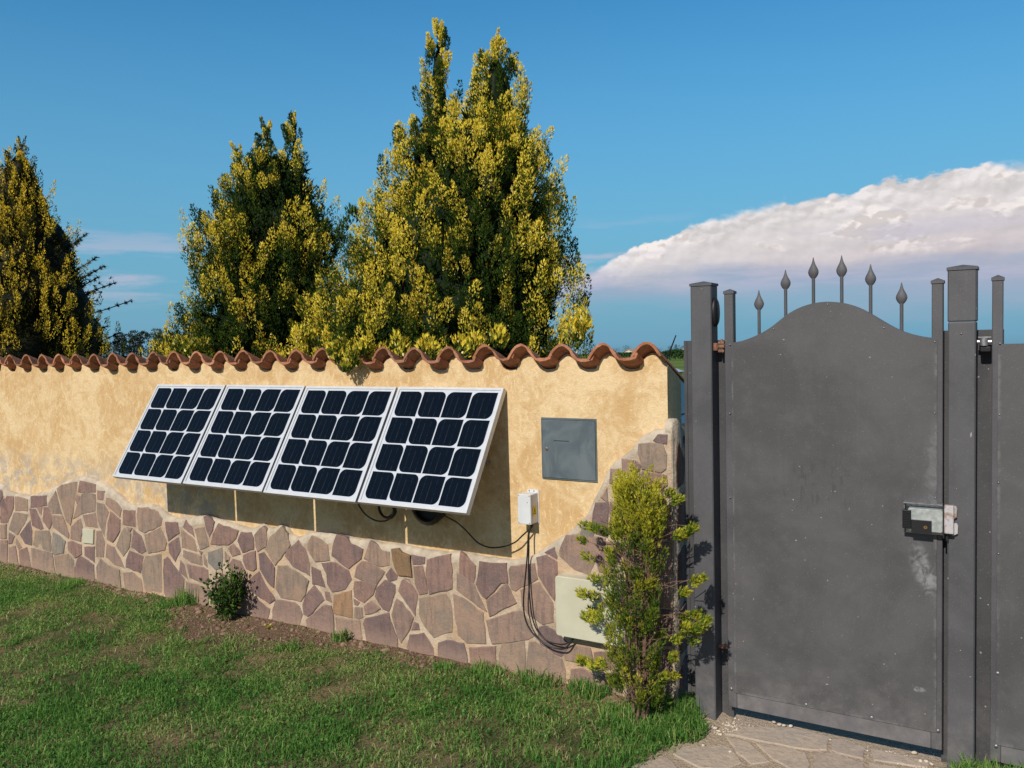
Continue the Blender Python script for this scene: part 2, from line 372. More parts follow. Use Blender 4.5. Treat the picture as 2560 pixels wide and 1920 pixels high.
def gate_fn(dust=1.0, base=(.080, .079, .085)):
    def fn(g, b):
        co = g.node('ShaderNodeNewGeometry').outputs['Position']; X, Y, Z = g.xyz(co)
        n = g.noise(co, 3.2, 6, .6, .5); n2 = g.noise(co, 15, 5, .65); sp = g.noise(co, 260, 2, .5); sp2 = g.noise(g.mapping(co, loc=(3, 3, 3)), 70, 1, .3)
        k = lambda s: tuple(x*s for x in base)+(1,)
        c = g.mix(g.step(n, .35, .65), k(.86), k(1.16))
        c = g.mix(g.math('MULTIPLY', g.step(n2, .5, .75), .35), c, (base[0]*1.45, base[1]*1.36, base[2]*1.38, 1))
        c = g.mix(g.math('MULTIPLY', g.step(sp, .66, .72), .5), c, (.22, .22, .22, 1))
        c = g.mix(g.math('MULTIPLY', g.step(sp2, .80, .81), .6), c, (.4, .4, .4, 1))
        dz = g.math('MULTIPLY', g.step(Z, .35, .03), g.step(n2, .3, .75))
        c = g.mix(g.math('MULTIPLY', dz, .35*dust), c, (.24, .22, .21, 1))
        st = g.noise(g.mapping(co, (14, 14, .5)), 2.5, 4, .6)
        c = g.mix(g.math('MULTIPLY', g.step(st, .57, .8), .13), c, (.15, .145, .15, 1))
        g.put(b.inputs['Base Color'], c)
        g.put(b.inputs['Roughness'], g.step(n2, .3, .7, .48, .66))
        bump(g, b, g.math('ADD', g.math('MULTIPLY', sp, .3), n2), 0.0012, .7)
    return fn
M_GATE = material('anthracite_paint', gate_fn(), .55, .35)
ZSHEET = (onY(1575*K, 1490*K, D-.012)[1]+onY(2030*K, 1588*K, D-.012)[1])/2
def sheet_fn(g, b):
    gate_fn(.8, (.080, .079, .082))(g, b)
    # powdery white scuffs: right edge, below the lock, bottom fold
    co = g.node('ShaderNodeNewGeometry').outputs['Position']; X, Y, Z = g.xyz(co); prev = b.inputs['Base Color'].links[0].from_socket
    n = g.noise(co, 26, 6, .7, .6)
    def blob(cx, cz, rx, rz, rot=0.0):
        dx = g.math('DIVIDE', g.math('SUBTRACT', g.math('ADD', X, g.math('MULTIPLY', g.math('SUBTRACT', Z, cz), rot)), cx), rx)
        dz = g.math('DIVIDE', g.math('SUBTRACT', Z, cz), rz)
        return g.step(g.math('ADD', g.math('MULTIPLY', dx, dx), g.math('MULTIPLY', dz, dz)), 1.0, 0.0)
    m = g.math('MULTIPLY', blob(-.325, .70, .05, .12, .3), g.step(n, .42, .66))
    m2 = g.math('MULTIPLY', blob(-.29, 1.05, .05, .22), g.step(n, .35, .7, 0, .45))
    m3 = g.math('MULTIPLY', blob(-.66, .16, .42, .05), g.step(n, .5, .75, 0, .35))
    m4 = g.math('MULTIPLY', blob(-.345, .265, .03, .012), g.step(n, .4, .55))
    m = g.math('MAXIMUM', g.math('MAXIMUM', m, m4), g.math('MAXIMUM', m2, m3))
    # darker finger marks half way up
    m5 = g.math('MULTIPLY', blob(-.70, .98, .22, .13), g.step(g.noise(g.mapping(co, (1.6, 1, .45), rot=(0, .5, 0)), 26, 3, .6, 1.2), .56, .62))
    c = g.mix(g.math('MULTIPLY', m5, .35), prev, (.04, .037, .038, 1))
    e1 = g.step(g.math('ABSOLUTE', g.math('SUBTRACT', Z, ZSHEET)), .016, .0); e2 = g.step(g.math('ABSOLUTE', g.math('SUBTRACT', X, -.288)), .012, .0); e3 = g.step(g.math('ABSOLUTE', g.math('SUBTRACT', X, -.099)), .012, .0); e4 = g.step(g.math('ABSOLUTE', g.math('SUBTRACT', X, -1.014)), .008, .0)
    ed = g.math('MULTIPLY', g.math('MAXIMUM', g.math('MAXIMUM', e1, e2), g.math('MAXIMUM', e3, e4)), g.step(g.noise(co, 13, 5, .7), .45, .62)); m = g.math('MAXIMUM', m, g.math('MULTIPLY', ed, .35))
    g.put(b.inputs['Base Color'], g.mix(g.math('MULTIPLY', m, .55), c, (.36, .37, .38, 1)))
M_SHEET = material('anthracite_sheet', sheet_fn, .55, .35)
M_RAIL = material('dusty_bottom_rail_paint', gate_fn(1.3, (.125, .12, .125)), .6, .3)
M_DARKSTEEL = material('dark_sheet_steel', gate_fn(.6, (.06, .06, .065)), .6, .3)
M_CHROME = plain('screw_zinc', (.30, .30, .31), .55, .5, 1.0)
M_GALV = plain('galvanised_steel', (.33, .33, .33), .45, .5, .7, .3, 60)
M_RUST = plain('rusty_steel', (.24, .12, .075), .8, .3, .2, .4, 60, .001)
M_BLACK = plain('black_plastic', (.012, .012, .014), .5, .4)
M_RUBBER = plain('black_cable_rubber', (.012, .011, .011), .45, .5)
M_LOCK = plain('cast_lock_zinc', (.40, .43, .415), .5, .4, .35, .25, 45)
def strike_fn(g, b):
    co = objco(g); n = g.noise(co, 30, 6, .65, .6)
    c = g.mix(g.step(n, .45, .6), (.50, .47, .48, 1), (.33, .25, .20, 1)); c = g.mix(g.step(n, .62, .70), c, (.20, .09, .04, 1)); g.put(b.inputs['Base Color'], c)
M_STRIKE = material('rusting_zinc_plate', strike_fn, .6, .4, .2)
M_BRASS = plain('brass', (.50, .33, .12), .35, .5, 1.0)
def bluegrey_fn(g, b):
    co = objco(g); n = g.noise(co, 7, 6, .62, .8); s = g.noise(g.mapping(co, (8, 1, 1)), 5, 5, .6)
    c = g.mix(g.step(n, .35, .65), (.105, .135, .155, 1), (.155, .185, .20, 1)); c = g.mix(g.math('MULTIPLY', g.step(s, .55, .75), .4), c, (.20, .215, .20, 1))
    g.put(b.inputs['Base Color'], c); g.put(b.inputs['Roughness'], g.step(n, .3, .7, .38, .55)); bump(g, b, n, .001)
M_METER = material('blue_grey_door_paint', bluegrey_fn, .45, .45, .25)
M_WHITEBOX = plain('white_abs_plastic', (.62, .64, .66), .35, .5, 0, .05, 12)
M_ALU = plain('silver_anodised_frame', (.60, .61, .62), .38, .5, .15, .05, 20)
M_BACKSHEET = plain('white_backsheet', (.52, .55, .60), .45, .4, 0, .04, 20, Coat_Weight=.5, Coat_Roughness=.05)
def beige_fn(g, b):
    co = objco(g); n = g.noise(co, 6, 5, .6); f = g.noise(co, 25, 5, .6)
    c = g.mix(g.step(n, .35, .65), (.50, .475, .36, 1), (.56, .535, .415, 1)); c = g.mix(g.math('MULTIPLY', g.step(f, .6, .75), .3), c, (.42, .39, .30, 1))
    g.put(b.inputs['Base Color'], c)
M_BEIGE = material('beige_fibreglass', beige_fn, .5, .4)
M_YELLOW = plain('yellow_sticker', (.80, .62, .03), .5, .4)
M_INK = plain('black_ink', (.01, .01, .01), .6, .3)
def cell_fn(g, b):
    co = objco(g); X, Y, Z = g.xyz(co)
    n = g.noise(co, 3, 3); r = g.node('ShaderNodeObjectInfo').outputs['Random']
    c = g.mix(g.step(n, .3, .7), (.0025, .005, .010, 1), (.0045, .009, .015, 1))
    # silver fingers: very fine horizontal lines and three thin vertical busbars
    fin = g.math('FRACT', g.math('MULTIPLY', Y, 420.0)); c = g.mix(g.math('MULTIPLY', g.step(fin, .85, .95), .03), c, (.2, .23, .27, 1))
    bus = g.math('FRACT', g.math('ADD', g.math('MULTIPLY', X, 1/.0337), .5))
    bl = g.math('MULTIPLY', g.step(g.math('ABSOLUTE', g.math('SUBTRACT', bus, .5)), .028, .012), g.step(g.noise(g.mapping(co, (60, 6, 1)), 3, 4, .7), .40, .62))
    c = g.mix(g.math('MULTIPLY', bl, .17), c, (.30, .33, .38, 1))
    dust = g.noise(co, 260, 2, .5); c = g.mix(g.math('MULTIPLY', g.step(dust, .755, .775), .4), c, (.35, .38, .42, 1))
    g.put(b.inputs['Base Color'], c)
M_CELL = material('monocrystalline_cell', cell_fn, .16, .18, 0.0)
M_BACK = plain('panel_back', (.45, .46, .48), .6, .3)

def leaf_mat(name, dark, mid, tip, cream, tr=.22, pm=.35, pt=.72):
    m = bpy.data.materials.new(name); m.use_nodes = True; m.node_tree.nodes.clear(); g = G(m.node_tree)
    a = g.node('ShaderNodeAttribute', attribute_name='tone').outputs['Fac']
    cr = g.node('ShaderNodeValToRGB'); e = cr.color_ramp.elements
    e[0].position = 0; e[0].color = dark+(1,); e[1].position = pm; e[1].color = mid+(1,)
    x = e.new(pt); x.color = tip+(1,); x = e.new(.86); x.color = tip+(1,); x = e.new(1.0); x.color = cream+(1,)
    g.put(cr.inputs[0], a)
    d = g.node('ShaderNodeBsdfPrincipled'); g.put(d.inputs['Base Color'], cr.outputs[0]); d.inputs['Roughness'].default_value = .6; d.inputs['Specular IOR Level'].default_value = .12
    t = g.node('ShaderNodeBsdfTranslucent'); g.put(t.inputs[0], cr.outputs[0]); mx = g.node('ShaderNodeMixShader'); mx.inputs[0].default_value = tr
    g.l.new(d.outputs[0], mx.inputs[1]); g.l.new(t.outputs[0], mx.inputs[2]); out = g.node('ShaderNodeOutputMaterial'); g.l.new(mx.outputs[0], out.inputs[0]); return m
M_GOLD = leaf_mat('golden_cypress_foliage', (.006, .015, .005), (.055, .105, .012), (.86, .69, .070), (.97, .88, .48), .16, .42, .66)
M_GOLD1 = leaf_mat('old_gold_cypress_foliage', (.007, .008, .003), (.085, .085, .009), (.88, .65, .055), (.95, .78, .32), .16, .42, .66)
M_SHRUBLEAF = leaf_mat('young_cypress_foliage', (.018, .040, .008), (.085, .17, .020), (.56, .52, .05), (.75, .66, .16), .3)
M_DARKCON = leaf_mat('dark_conifer_needles', (.006, .012, .008), (.02, .035, .02), (.05, .07, .035), (.08, .10, .05), .1)
M_ROSE = leaf_mat('rose_leaves', (.012, .03, .008), (.035, .085, .015), (.10, .19, .03), (.22, .10, .05), .25)
M_FAR = leaf_mat('far_tree_leaves', (.022, .030, .022), (.05, .062, .038), (.085, .085, .05), (.10, .10, .06), .1)
M_HEDGE = leaf_mat('hedge_leaves', (.015, .04, .010), (.03, .08, .02), (.05, .11, .03), (.08, .14, .04), .1)
M_GRASS = leaf_mat('grass_blades', (.045, .150, .028), (.125, .310, .055), (.32, .42, .12), (.66, .55, .31), .42)
M_BARK = plain('bark', (.11, .07, .045), .9, .1, 0, .35, 30, .004)
M_TWIG = plain('twig_bark', (.16, .10, .07), .9, .1, 0, .35, 60)

def ground_fn(g, b):
    co = objco(g); z = g.node('ShaderNodeAttribute', attribute_name='zone').outputs['Color']
    sc = g.node('ShaderNodeSeparateColor'); g.put(sc.inputs[0], z); so_, sa, fi = sc.outputs[:3]
    n = g.noise(co, 6, 6, .65); f = g.noise(co, 70, 6, .7); p = g.noise(co, 190, 3, .6)
    soil = g.mix(g.step(f, .3, .7), (.13, .080, .055, 1), (.27, .175, .125, 1))
    soil = g.mix(g.math('MULTIPLY', g.step(p, .6, .72), .6), soil, (.33, .25, .19, 1))
    thatch = g.mix(g.step(g.noise(co, 4, 5, .6), .35, .65), (.10, .11, .045, 1), (.27, .20, .11, 1))
    thatch = g.mix(g.math('MULTIPLY', g.step(f, .5, .7), .5), thatch, (.085, .06, .04, 1))
    sand = g.mix(g.step(f, .3, .7), (.44, .33, .235, 1), (.62, .50, .37, 1))
    sand = g.mix(g.math('MULTIPLY', g.step(p, .6, .7), .6), sand, (.60, .52, .42, 1))
    ff = g.noise(g.mapping(co, (.02, .006, 1)), 3, 4, .6)
    field = g.mix(g.step(ff, .4, .6), (.085, .135, .030, 1), (.13, .185, .045, 1))
    c = g.mix(so_, thatch, soil); c = g.mix(sa, c, sand); c = g.mix(fi, c, field)
    g.put(b.inputs['Base Color'], c); bump(g, b, g.math('ADD', f, g.math('MULTIPLY', p, .4)), .02, .9)
M_GROUND = material('lawn_soil', ground_fn, .97, .05)

# ------------------------------------------------------------------ ground
def interp(x, xs, ys): return np.interp(x, xs, ys)
SOIL_X = [-9, -6.0, -5.25, -4.56, -4.32, -3.85, -3.4, -3.1, -2.5, -1.8, -1.3, -1.0]
SOIL_W = [.04, .05, .04, .07, .18, .40, .33, .14, .10, .06, .03, .02]
PATH_EDGE = [(-1.10, 3.42), (-1.115, 3.27), (-1.128, 3.148), (-1.183, 2.944), (-1.225, 2.768), (-1.33, 2.55), (-1.50, 2.2), (-1.72, 1.8), (-2.05, 1.3), (-2.5, .7), (-3.2, 0.0)]
PATH_R = [(-.17, 3.42), (-.215, 3.30), (-.24, 3.15), (-.20, 2.8), (-.12, 2.4), (0.05, 1.9), (.3, 1.3), (.6, .7), (.9, 0.0)]
def path_x(Y):
    e = sorted((y, x) for x, y in PATH_EDGE); r = sorted((y, x) for x, y in PATH_R)
    return np.interp(Y, [a for a, _ in e], [b for _, b in e]), np.interp(Y, [a for a, _ in r], [b for _, b in r])
def vnoise(X, Y, s, seed=0.0):
    return np.array([mnoise.noise(Vector((a*s+seed, b*s-seed, seed))) for a, b in zip(X.ravel(), Y.ravel())]).reshape(X.shape)
def ground_h(X, Y):
    d = D-Y; pl, pr = path_x(Y)
    lump = .012*vnoise(X, Y, 2.2, 3.1)+.005*vnoise(X, Y, 11, 7.7)
    onpath = np.clip((X-pl)/.06, 0, 1)*np.clip((pr-X)/.06, 0, 1)
    mound = .016*np.exp(-(d/.12)**2)
    near = np.where((Y > -2) & (Y < 3.7) & (X > -12) & (X < 5), 1.0, 0.0)
    z = (lump+mound)*near*(1-onpath)-.0095*onpath*near
    far = np.clip(np.hypot(X, np.maximum(Y-6, 0))-6, 0, None)*np.where(Y > 6, 1, 0)
    return z-.0178*np.clip(Y-8, 0, None)
gx = np.r_[-4000, -2500, -1500, -800, -400, -200, -100, -50, -25, -14, np.arange(-9, 3.001, .03), 6, 12, 25, 60, 150, 400, 1000, 2500]
gy = np.r_[-300, -100, -30, -10, -4, -1.5, -.5, np.arange(.0, 3.9, .03), 4.5, 6, 8, 14, 25, 50, 100, 200, 400, 800, 1600, 3500]
GX, GY = np.meshgrid(gx, gy); GZ = ground_h(GX, GY)
soilw = np.interp(GX, SOIL_X, SOIL_W); nn = vnoise(GX, GY, 3.3, 1.3); n9 = vnoise(GX, GY, 9, 4.3)
def soil_amount(X, Y, n, n2=0):
    w = np.interp(X, SOIL_X, SOIL_W); d = D-Y
    return np.clip((w*(1+.5*n+.35*n2)-d)/.06+.5, 0, 1)
soil = soil_amount(GX, GY, nn, n9)
pl, pr = path_x(GY)
sand = np.clip((GX-pl+.05+.03*n9)/.05, 0, 1)*np.clip((pr-GX+.03)/.05, 0, 1)*(GY < 5)
field = np.where(GY > 3.45, 1.0, 0.0)*(1-sand)
n_c = len(gx); idx = np.arange(GX.size).reshape(GX.shape)
gf = np.c_[idx[:-1, :-1].ravel(), idx[:-1, 1:].ravel(), idx[1:, 1:].ravel(), idx[1:, :-1].ravel()]
gm = np_mesh('ground', np.c_[GX.ravel(), GY.ravel(), GZ.ravel()], gf, [M_GROUND], {'zone': np.c_[soil.ravel(), sand.ravel(), field.ravel()]}, smooth=True)
ground = link('ground', gm, kind='structure', label='lawn and bare soil in front of the wall, green field beyond')

# ------------------------------------------------------------------ boundary wall
PITCH_T = .2009; X_T0 = -6.1745; N0 = -6; N1 = 24; Z_CREST = 1.539
XL, XR = X_T0+N0*PITCH_T-.1, -1.290
TH = .16
wall = empty('boundary_wall', (0, 0, 0), 'ochre plastered garden wall with a crazy stone base and clay tiles along its top', 'wall')
PROF = [(-.073, -.060), (-.063, -.046), (-.049, -.027), (-.033, -.012), (-.016, -.003), (0, 0), (.016, -.003), (.032, -.012), (.045, -.026), (.055, -.043), (.064, -.057), (.076, -.066), (.095, -.069), (.120, -.068), (.142, -.063), (.147, -.049), (.156, -.047)]
TT = .011
def under(X):
    """underside of the tile row at the plaster face"""
    best = 9
    k = round((X-X_T0)/PITCH_T)
    for kk in (k-1, k, k+1):
        if kk > N1: continue
        u = X-(X_T0+kk*PITCH_T)
        if PROF[0][0] <= u <= PROF[-2][0]:
            best = min(best, Z_CREST+float(np.interp(u, [p[0] for p in PROF], [p[1] for p in PROF])))
    if best == 9: best = Z_CREST-.05
    return best-TT-.45*.07-.004
def plaster_front():
    xs = np.arange(XL, XR, .0125); xs = np.append(xs, XR); vs = []; fs = []
    zr = [-.1, .3, .6, .9, 1.2, 1.36]
    for x in xs:
        zt = under(x); wob = .003*mnoise.noise(Vector((x*3, 0, 1)))
        for z in zr: vs.append((x, D+.003*mnoise.noise(Vector((x*2.3, 5, z*2.3))), z))
        vs.append((x, D, zt-.012)); vs.append((x, D+.012, zt)); vs.append((x, D+TH, zt-.45*TH)); vs.append((x, D+TH, -.1))
    m = 10
    for i in range(len(xs)-1):
        for j in range(m-1): fs.append((i*m+j, (i+1)*m+j, (i+1)*m+j+1, i*m+j+1))
    last = (len(xs)-1)*m; fs.append(tuple(range(last, last+m))); fs.append(tuple(range(m-1, -1, -1)))
    mb = MB(); mb.add(vs, fs); return mb.build('plaster_body', M_PLASTER, wall, smooth=35)
plaster_front()

# top outline of the stone cladding, traced
TOP = [z1(*p) for p in ((-60, 170), (0, 180), (30, 200), (60, 245), (130, 265), (230, 280), (300, 262), (380, 245), (440, 205), (540, 160), (640, 130), (700, 135), (780, 165), (870, 220), (960, 290), (1010, 345), (1080, 355), (1180, 345), (1250, 370), (1320, 430), (1400, 460), (1500, 455), (1600, 437), (1640, 432), (1720, 465), (1850, 505))]
TOP += [z2(*p) for p in ((80, 445), (140, 440), (205, 403), (260, 440), (320, 440), (375, 413), (430, 440), (480, 515), (560, 525), (650, 478), (760, 490), (880, 500), (1000, 520), (1100, 550), (1180, 543), (1300, 580), (1500, 597), (1700, 640), (1900, 668), (2030, 658))]
TOP += [z3(*p) for p in ((240, 592), (350, 612), (450, 625), (560, 640), (680, 625), (760, 590), (850, 530), (950, 460), (1020, 420), (1090, 355), (1130, 300))]
TOP += [z4(*p) for p in ((950, 1290), (1010, 1200), (1050, 1110), (1100, 1010), (1150, 910), (1190, 815), (1260, 735), (1330, 690), (1400, 640), (1440, 570), (1500, 510), (1600, 462), (1700, 445), (1760, 430))]
TOPW = sorted(onY(x, y, D-.02) for x, y in TOP)
SHIFT = TOPW[0][0]-onY(*z1(1450, 450), D-.02)[0]
EXT = [(x+SHIFT-.02, z) for x, z in TOPW if x < onY(*z1(1450, 450), D-.02)[0]]
ALLTOP = sorted(EXT+TOPW); TX = [p[0] for p in ALLTOP]; TZ = [p[1] for p in ALLTOP]
FACE_R = -1.262
def cladding():
    xs = np.append(np.arange(TX[0]+.02, FACE_R, .010), FACE_R); vs = []; fs = []; m = 9
    Ym = D-.0365
    for x in xs:
        zt = float(np.interp(x, TX, TZ))+.004*mnoise.noise(Vector((x*28, 0, 0))); h = lambda z: .004*mnoise.noise(Vector((x*9, 3, z*9)))
        for z in (-.12, zt*.35, zt*.7, zt-.05): vs.append((x, Ym+h(z), z))
        vs += [(x, Ym+.001, zt-.024), (x, Ym+.006, zt-.011), (x, Ym+.014, zt-.004), (x, Ym+.024, zt), (x, D+.02, zt+.001)]
    for i in range(len(xs)-1):
        for j in range(m-1): fs.append((i*m+j, (i+1)*m+j, (i+1)*m+j+1, i*m+j+1))
    last = (len(xs)-1)*m; fs.append(tuple(range(last, last+m)))
    mb = MB(); mb.add(vs, fs); o = mb.build('mortar_bed', [M_MORTAR, M_EDGE], wall, smooth=50)
    # smooth grey cement lip along the top uses the second material
    for p in o.data.polygons:
        if sum(1 for v in p.vertices if v % m >= 3) >= 3: p.material_index = 1
cladding()
# stone-clad end of the wall
zt_end = float(np.interp(FACE_R, TX, TZ))
e = MB(); ring = []
ys = [D-.034, D-.045, D-.02, D+.03, D+.08, D+.13, D+.165]
prof_z = [zt_end-.03, zt_end+.0, zt_end+.032, zt_end+.030, zt_end-.005, zt_end-.02, zt_end-.055]
vs = []
for y, z in zip(ys, prof_z):
    o_ = .004*math.sin(y*90)
    vs += [(FACE_R-.012, y, -.12), (FACE_R+.008+o_, y, -.12), (FACE_R+.008+o_, y, z-.012), (FACE_R, y, z), (FACE_R-.026, y, z)]
fs = []
for i in range(6):
    for j in range(4): fs.append((i*5+j, (i+1)*5+j, (i+1)*5+j+1, i*5+j+1))
fs += [(0, 1, 2, 3, 4), tuple(range(34, 29, -1))]
e.add(vs, fs); e.build('end_mortar_bed', M_EDGE, wall, smooth=60)

def jag(poly, seg=.03, amp=.0035):
    n = len(poly); out = []
    for i in range(n):
        a = Vector(poly[i]); b = Vector(poly[(i+1) % n]); L = (b-a).length; k = max(1, min(4, int(L/seg)))
        nr = Vector((-(b-a).y, (b-a).x)).normalized()
        for j in range(k):
            p = a+(b-a)*(j/k)
            if j: p = p+nr*random.uniform(-amp, amp)
            else: p = p+Vector((random.uniform(-amp, amp), random.uniform(-amp, amp)))*.5
            out.append(tuple(p))
    return out
def stone_mesh(poly, thick=.03, front=None, bev=.0035, tilt=.0015):
    a = sum(poly[i][0]*poly[(i+1) % len(poly)][1]-poly[(i+1) % len(poly)][0]*poly[i][1] for i in range(len(poly)))
    poly = inset(poly if a > 0 else poly[::-1], -.0028); poly = jag(poly); n = len(poly); a = sum(poly[i][0]*poly[(i+1) % n][1]-poly[(i+1) % n][0]*poly[i][1] for i in range(n))
    if a < 0: poly = poly[::-1]
    y0 = front if front is not None else D-.0415+random.uniform(-.0018, .002)
    ins = inset(poly, bev); cx = sum(p[0] for p in poly)/n; cz = sum(p[1] for p in poly)/n; tx, tz = random.uniform(-1, 1)*.018, random.uniform(-1, 1)*.018
    f = lambda x, z: y0+(x-cx)*tx+(z-cz)*tz
    vs = [(x, f(x, z)+random.uniform(0, .001), z) for x, z in ins]+[(x, f(x, z)+bev*.8, z) for x, z in poly]+[(x, D-.020, z) for x, z in poly]
    fs = [tuple(range(n))]
    for r in range(2):
        for i in range(n): fs.append((r*n+(i+1) % n, r*n+i, r*n+n+i, r*n+n+(i+1) % n))
    mb = MB(); mb.add(vs, fs); return mb
Z1S = [((0, 235), (12, 245), (22, 290), (0, 330)), ((0, 370), (50, 285), (103, 292), (100, 380), (60, 495), (0, 495)), ((112, 290), (215, 315), (213, 403), (117, 403)), ((237, 290), (363, 282), (366, 358), (237, 376)),
 ((433, 248), (483, 430), (405, 423), (380, 392), (377, 350)), ((447, 228), (480, 200), (608, 172), (598, 250), (578, 380), (550, 512), (520, 480), (467, 310)), ((625, 165), (748, 195), (752, 258), (613, 258)),
 ((602, 268), (628, 290), (605, 353), (592, 315)), ((645, 270), (680, 260), (752, 272), (745, 405), (660, 425), (575, 465), (602, 372)), ((764, 240), (824, 247), (813, 322), (764, 308)),
 ((840, 297), (900, 322), (958, 387), (943, 452), (833, 348)), ((108, 418), (218, 432), (203, 480), (133, 592), (68, 548)), ((232, 387), (275, 392), (338, 540), (320, 552), (253, 518)), ((287, 377), (328, 374), (320, 435)),
 ((342, 377), (370, 377), (404, 440), (404, 502), (383, 548), (332, 480)), ((0, 512), (48, 508), (43, 618), (0, 622)), ((233, 480), (248, 560), (245, 677), (192, 658), (152, 590)), ((68, 577), (113, 606), (93, 658), (64, 663)),
 ((125, 622), (168, 690), (140, 706), (120, 660)), ((272, 562), (380, 562), (398, 602), (398, 722), (282, 693), (253, 670)), ((404, 442), (488, 444), (542, 592), (538, 622), (417, 533)), ((412, 572), (470, 602), (513, 642), (498, 733), (422, 748), (408, 720)),
 ((633, 462), (650, 540), (633, 643), (557, 618), (557, 530), (602, 482)), ((652, 437), (747, 422), (767, 538), (672, 518)), ((760, 337), (820, 352), (856, 412), (833, 500), (820, 608), (792, 540), (767, 480)),
 ((872, 412), (943, 472), (943, 560), (885, 652), (847, 630), (847, 500)), ((967, 397), (1063, 402), (1063, 528), (962, 508)), ((1087, 380), (1160, 377), (1238, 412), (1278, 462), (1268, 518), (1140, 576), (1097, 553), (1082, 450)),
 ((978, 533), (1027, 582), (1017, 690), (973, 760), (913, 680), (943, 600)), ((1052, 553), (1108, 602), (1152, 718), (1115, 742), (1033, 690)), ((1000, 532), (1038, 542), (1022, 568)), ((1137, 592), (1263, 538), (1312, 652), (1298, 712), (1167, 738)),
 ((757, 562), (798, 562), (823, 652), (813, 768), (755, 768)), ((532, 650), (560, 643), (637, 672), (643, 742), (590, 772), (537, 713)), ((662, 690), (743, 687), (743, 815), (662, 753)), ((842, 663), (898, 692), (980, 856), (900, 827), (832, 768)),
 ((1017, 717), (1127, 762), (1108, 892), (988, 848), (992, 790)), ((0, 637), (53, 637), (53, 850), (0, 840)), ((67, 692), (118, 678), (148, 870), (67, 850)), ((147, 712), (208, 692), (228, 780), (238, 850), (215, 890), (157, 875)),
 ((242, 697), (408, 737), (438, 940), (258, 900)), ((427, 762), (538, 742), (578, 792), (588, 980), (452, 950)), ((612, 772), (635, 763), (738, 832), (743, 1000), (612, 990), (582, 870)), ((757, 850), (790, 783), (850, 832), (938, 872), (953, 1050), (767, 1010)),
 ((967, 892), (1040, 887), (1108, 942), (1123, 1040), (985, 1045)), ((1152, 762), (1268, 747), (1273, 1050), (1140, 1030), (1117, 900), (1127, 820)), ((1287, 742), (1335, 782), (1447, 942), (1447, 1140), (1330, 1110), (1290, 1050), (1282, 880)),
 ((1302, 492), (1398, 497), (1413, 578), (1325, 642), (1307, 560)), ((1327, 665), (1408, 612), (1423, 718), (1380, 802), (1332, 730)), ((1460, 477), (1508, 532), (1532, 608), (1482, 568), (1443, 530)), ((1432, 553), (1533, 632), (1558, 728), (1432, 688)),
 ((1537, 547), (1608, 532), (1648, 678), (1582, 708), (1562, 650)), ((1607, 450), (1625, 442), (1688, 492), (1678, 558), (1650, 607), (1622, 540)), ((1722, 507), (1877, 562), (1857, 620), (1798, 673), (1662, 663), (1682, 590)), ((1447, 712), (1588, 762), (1597, 832), (1502, 808), (1442, 770)),
 ((1567, 717), (1595, 727), (1588, 748)), ((1422, 793), (1453, 832), (1477, 937), (1412, 888)), ((1472, 823), (1600, 852), (1637, 872), (1642, 987), (1493, 928)), ((1642, 732), (1748, 697), (1752, 848), (1702, 868), (1642, 810)), ((1606, 748), (1630, 792), (1635, 848), (1607, 820)),
 ((1467, 963), (1637, 1012), (1647, 1170), (1467, 1150)), ((1772, 727), (1813, 772), (1798, 828), (1772, 800)), ((1797, 702), (1840, 667), (1888, 720), (1893, 743), (1832, 763)), ((1902, 572), (1978, 577), (1998, 620), (1998, 707), (1912, 733), (1873, 640)), ((1918, 752), (2013, 722), (2023, 858), (1998, 878), (1943, 858), (1918, 800)),
 ((1792, 850), (1832, 783), (1898, 802), (1928, 870), (1850, 938)), ((1670, 1000), (1760, 900), (1840, 950), (1830, 1190), (1670, 1180)), ((1852, 960), (1932, 888), (1972, 1000), (1985, 1150), (1965, 1230), (1860, 1220), (1842, 1190))]
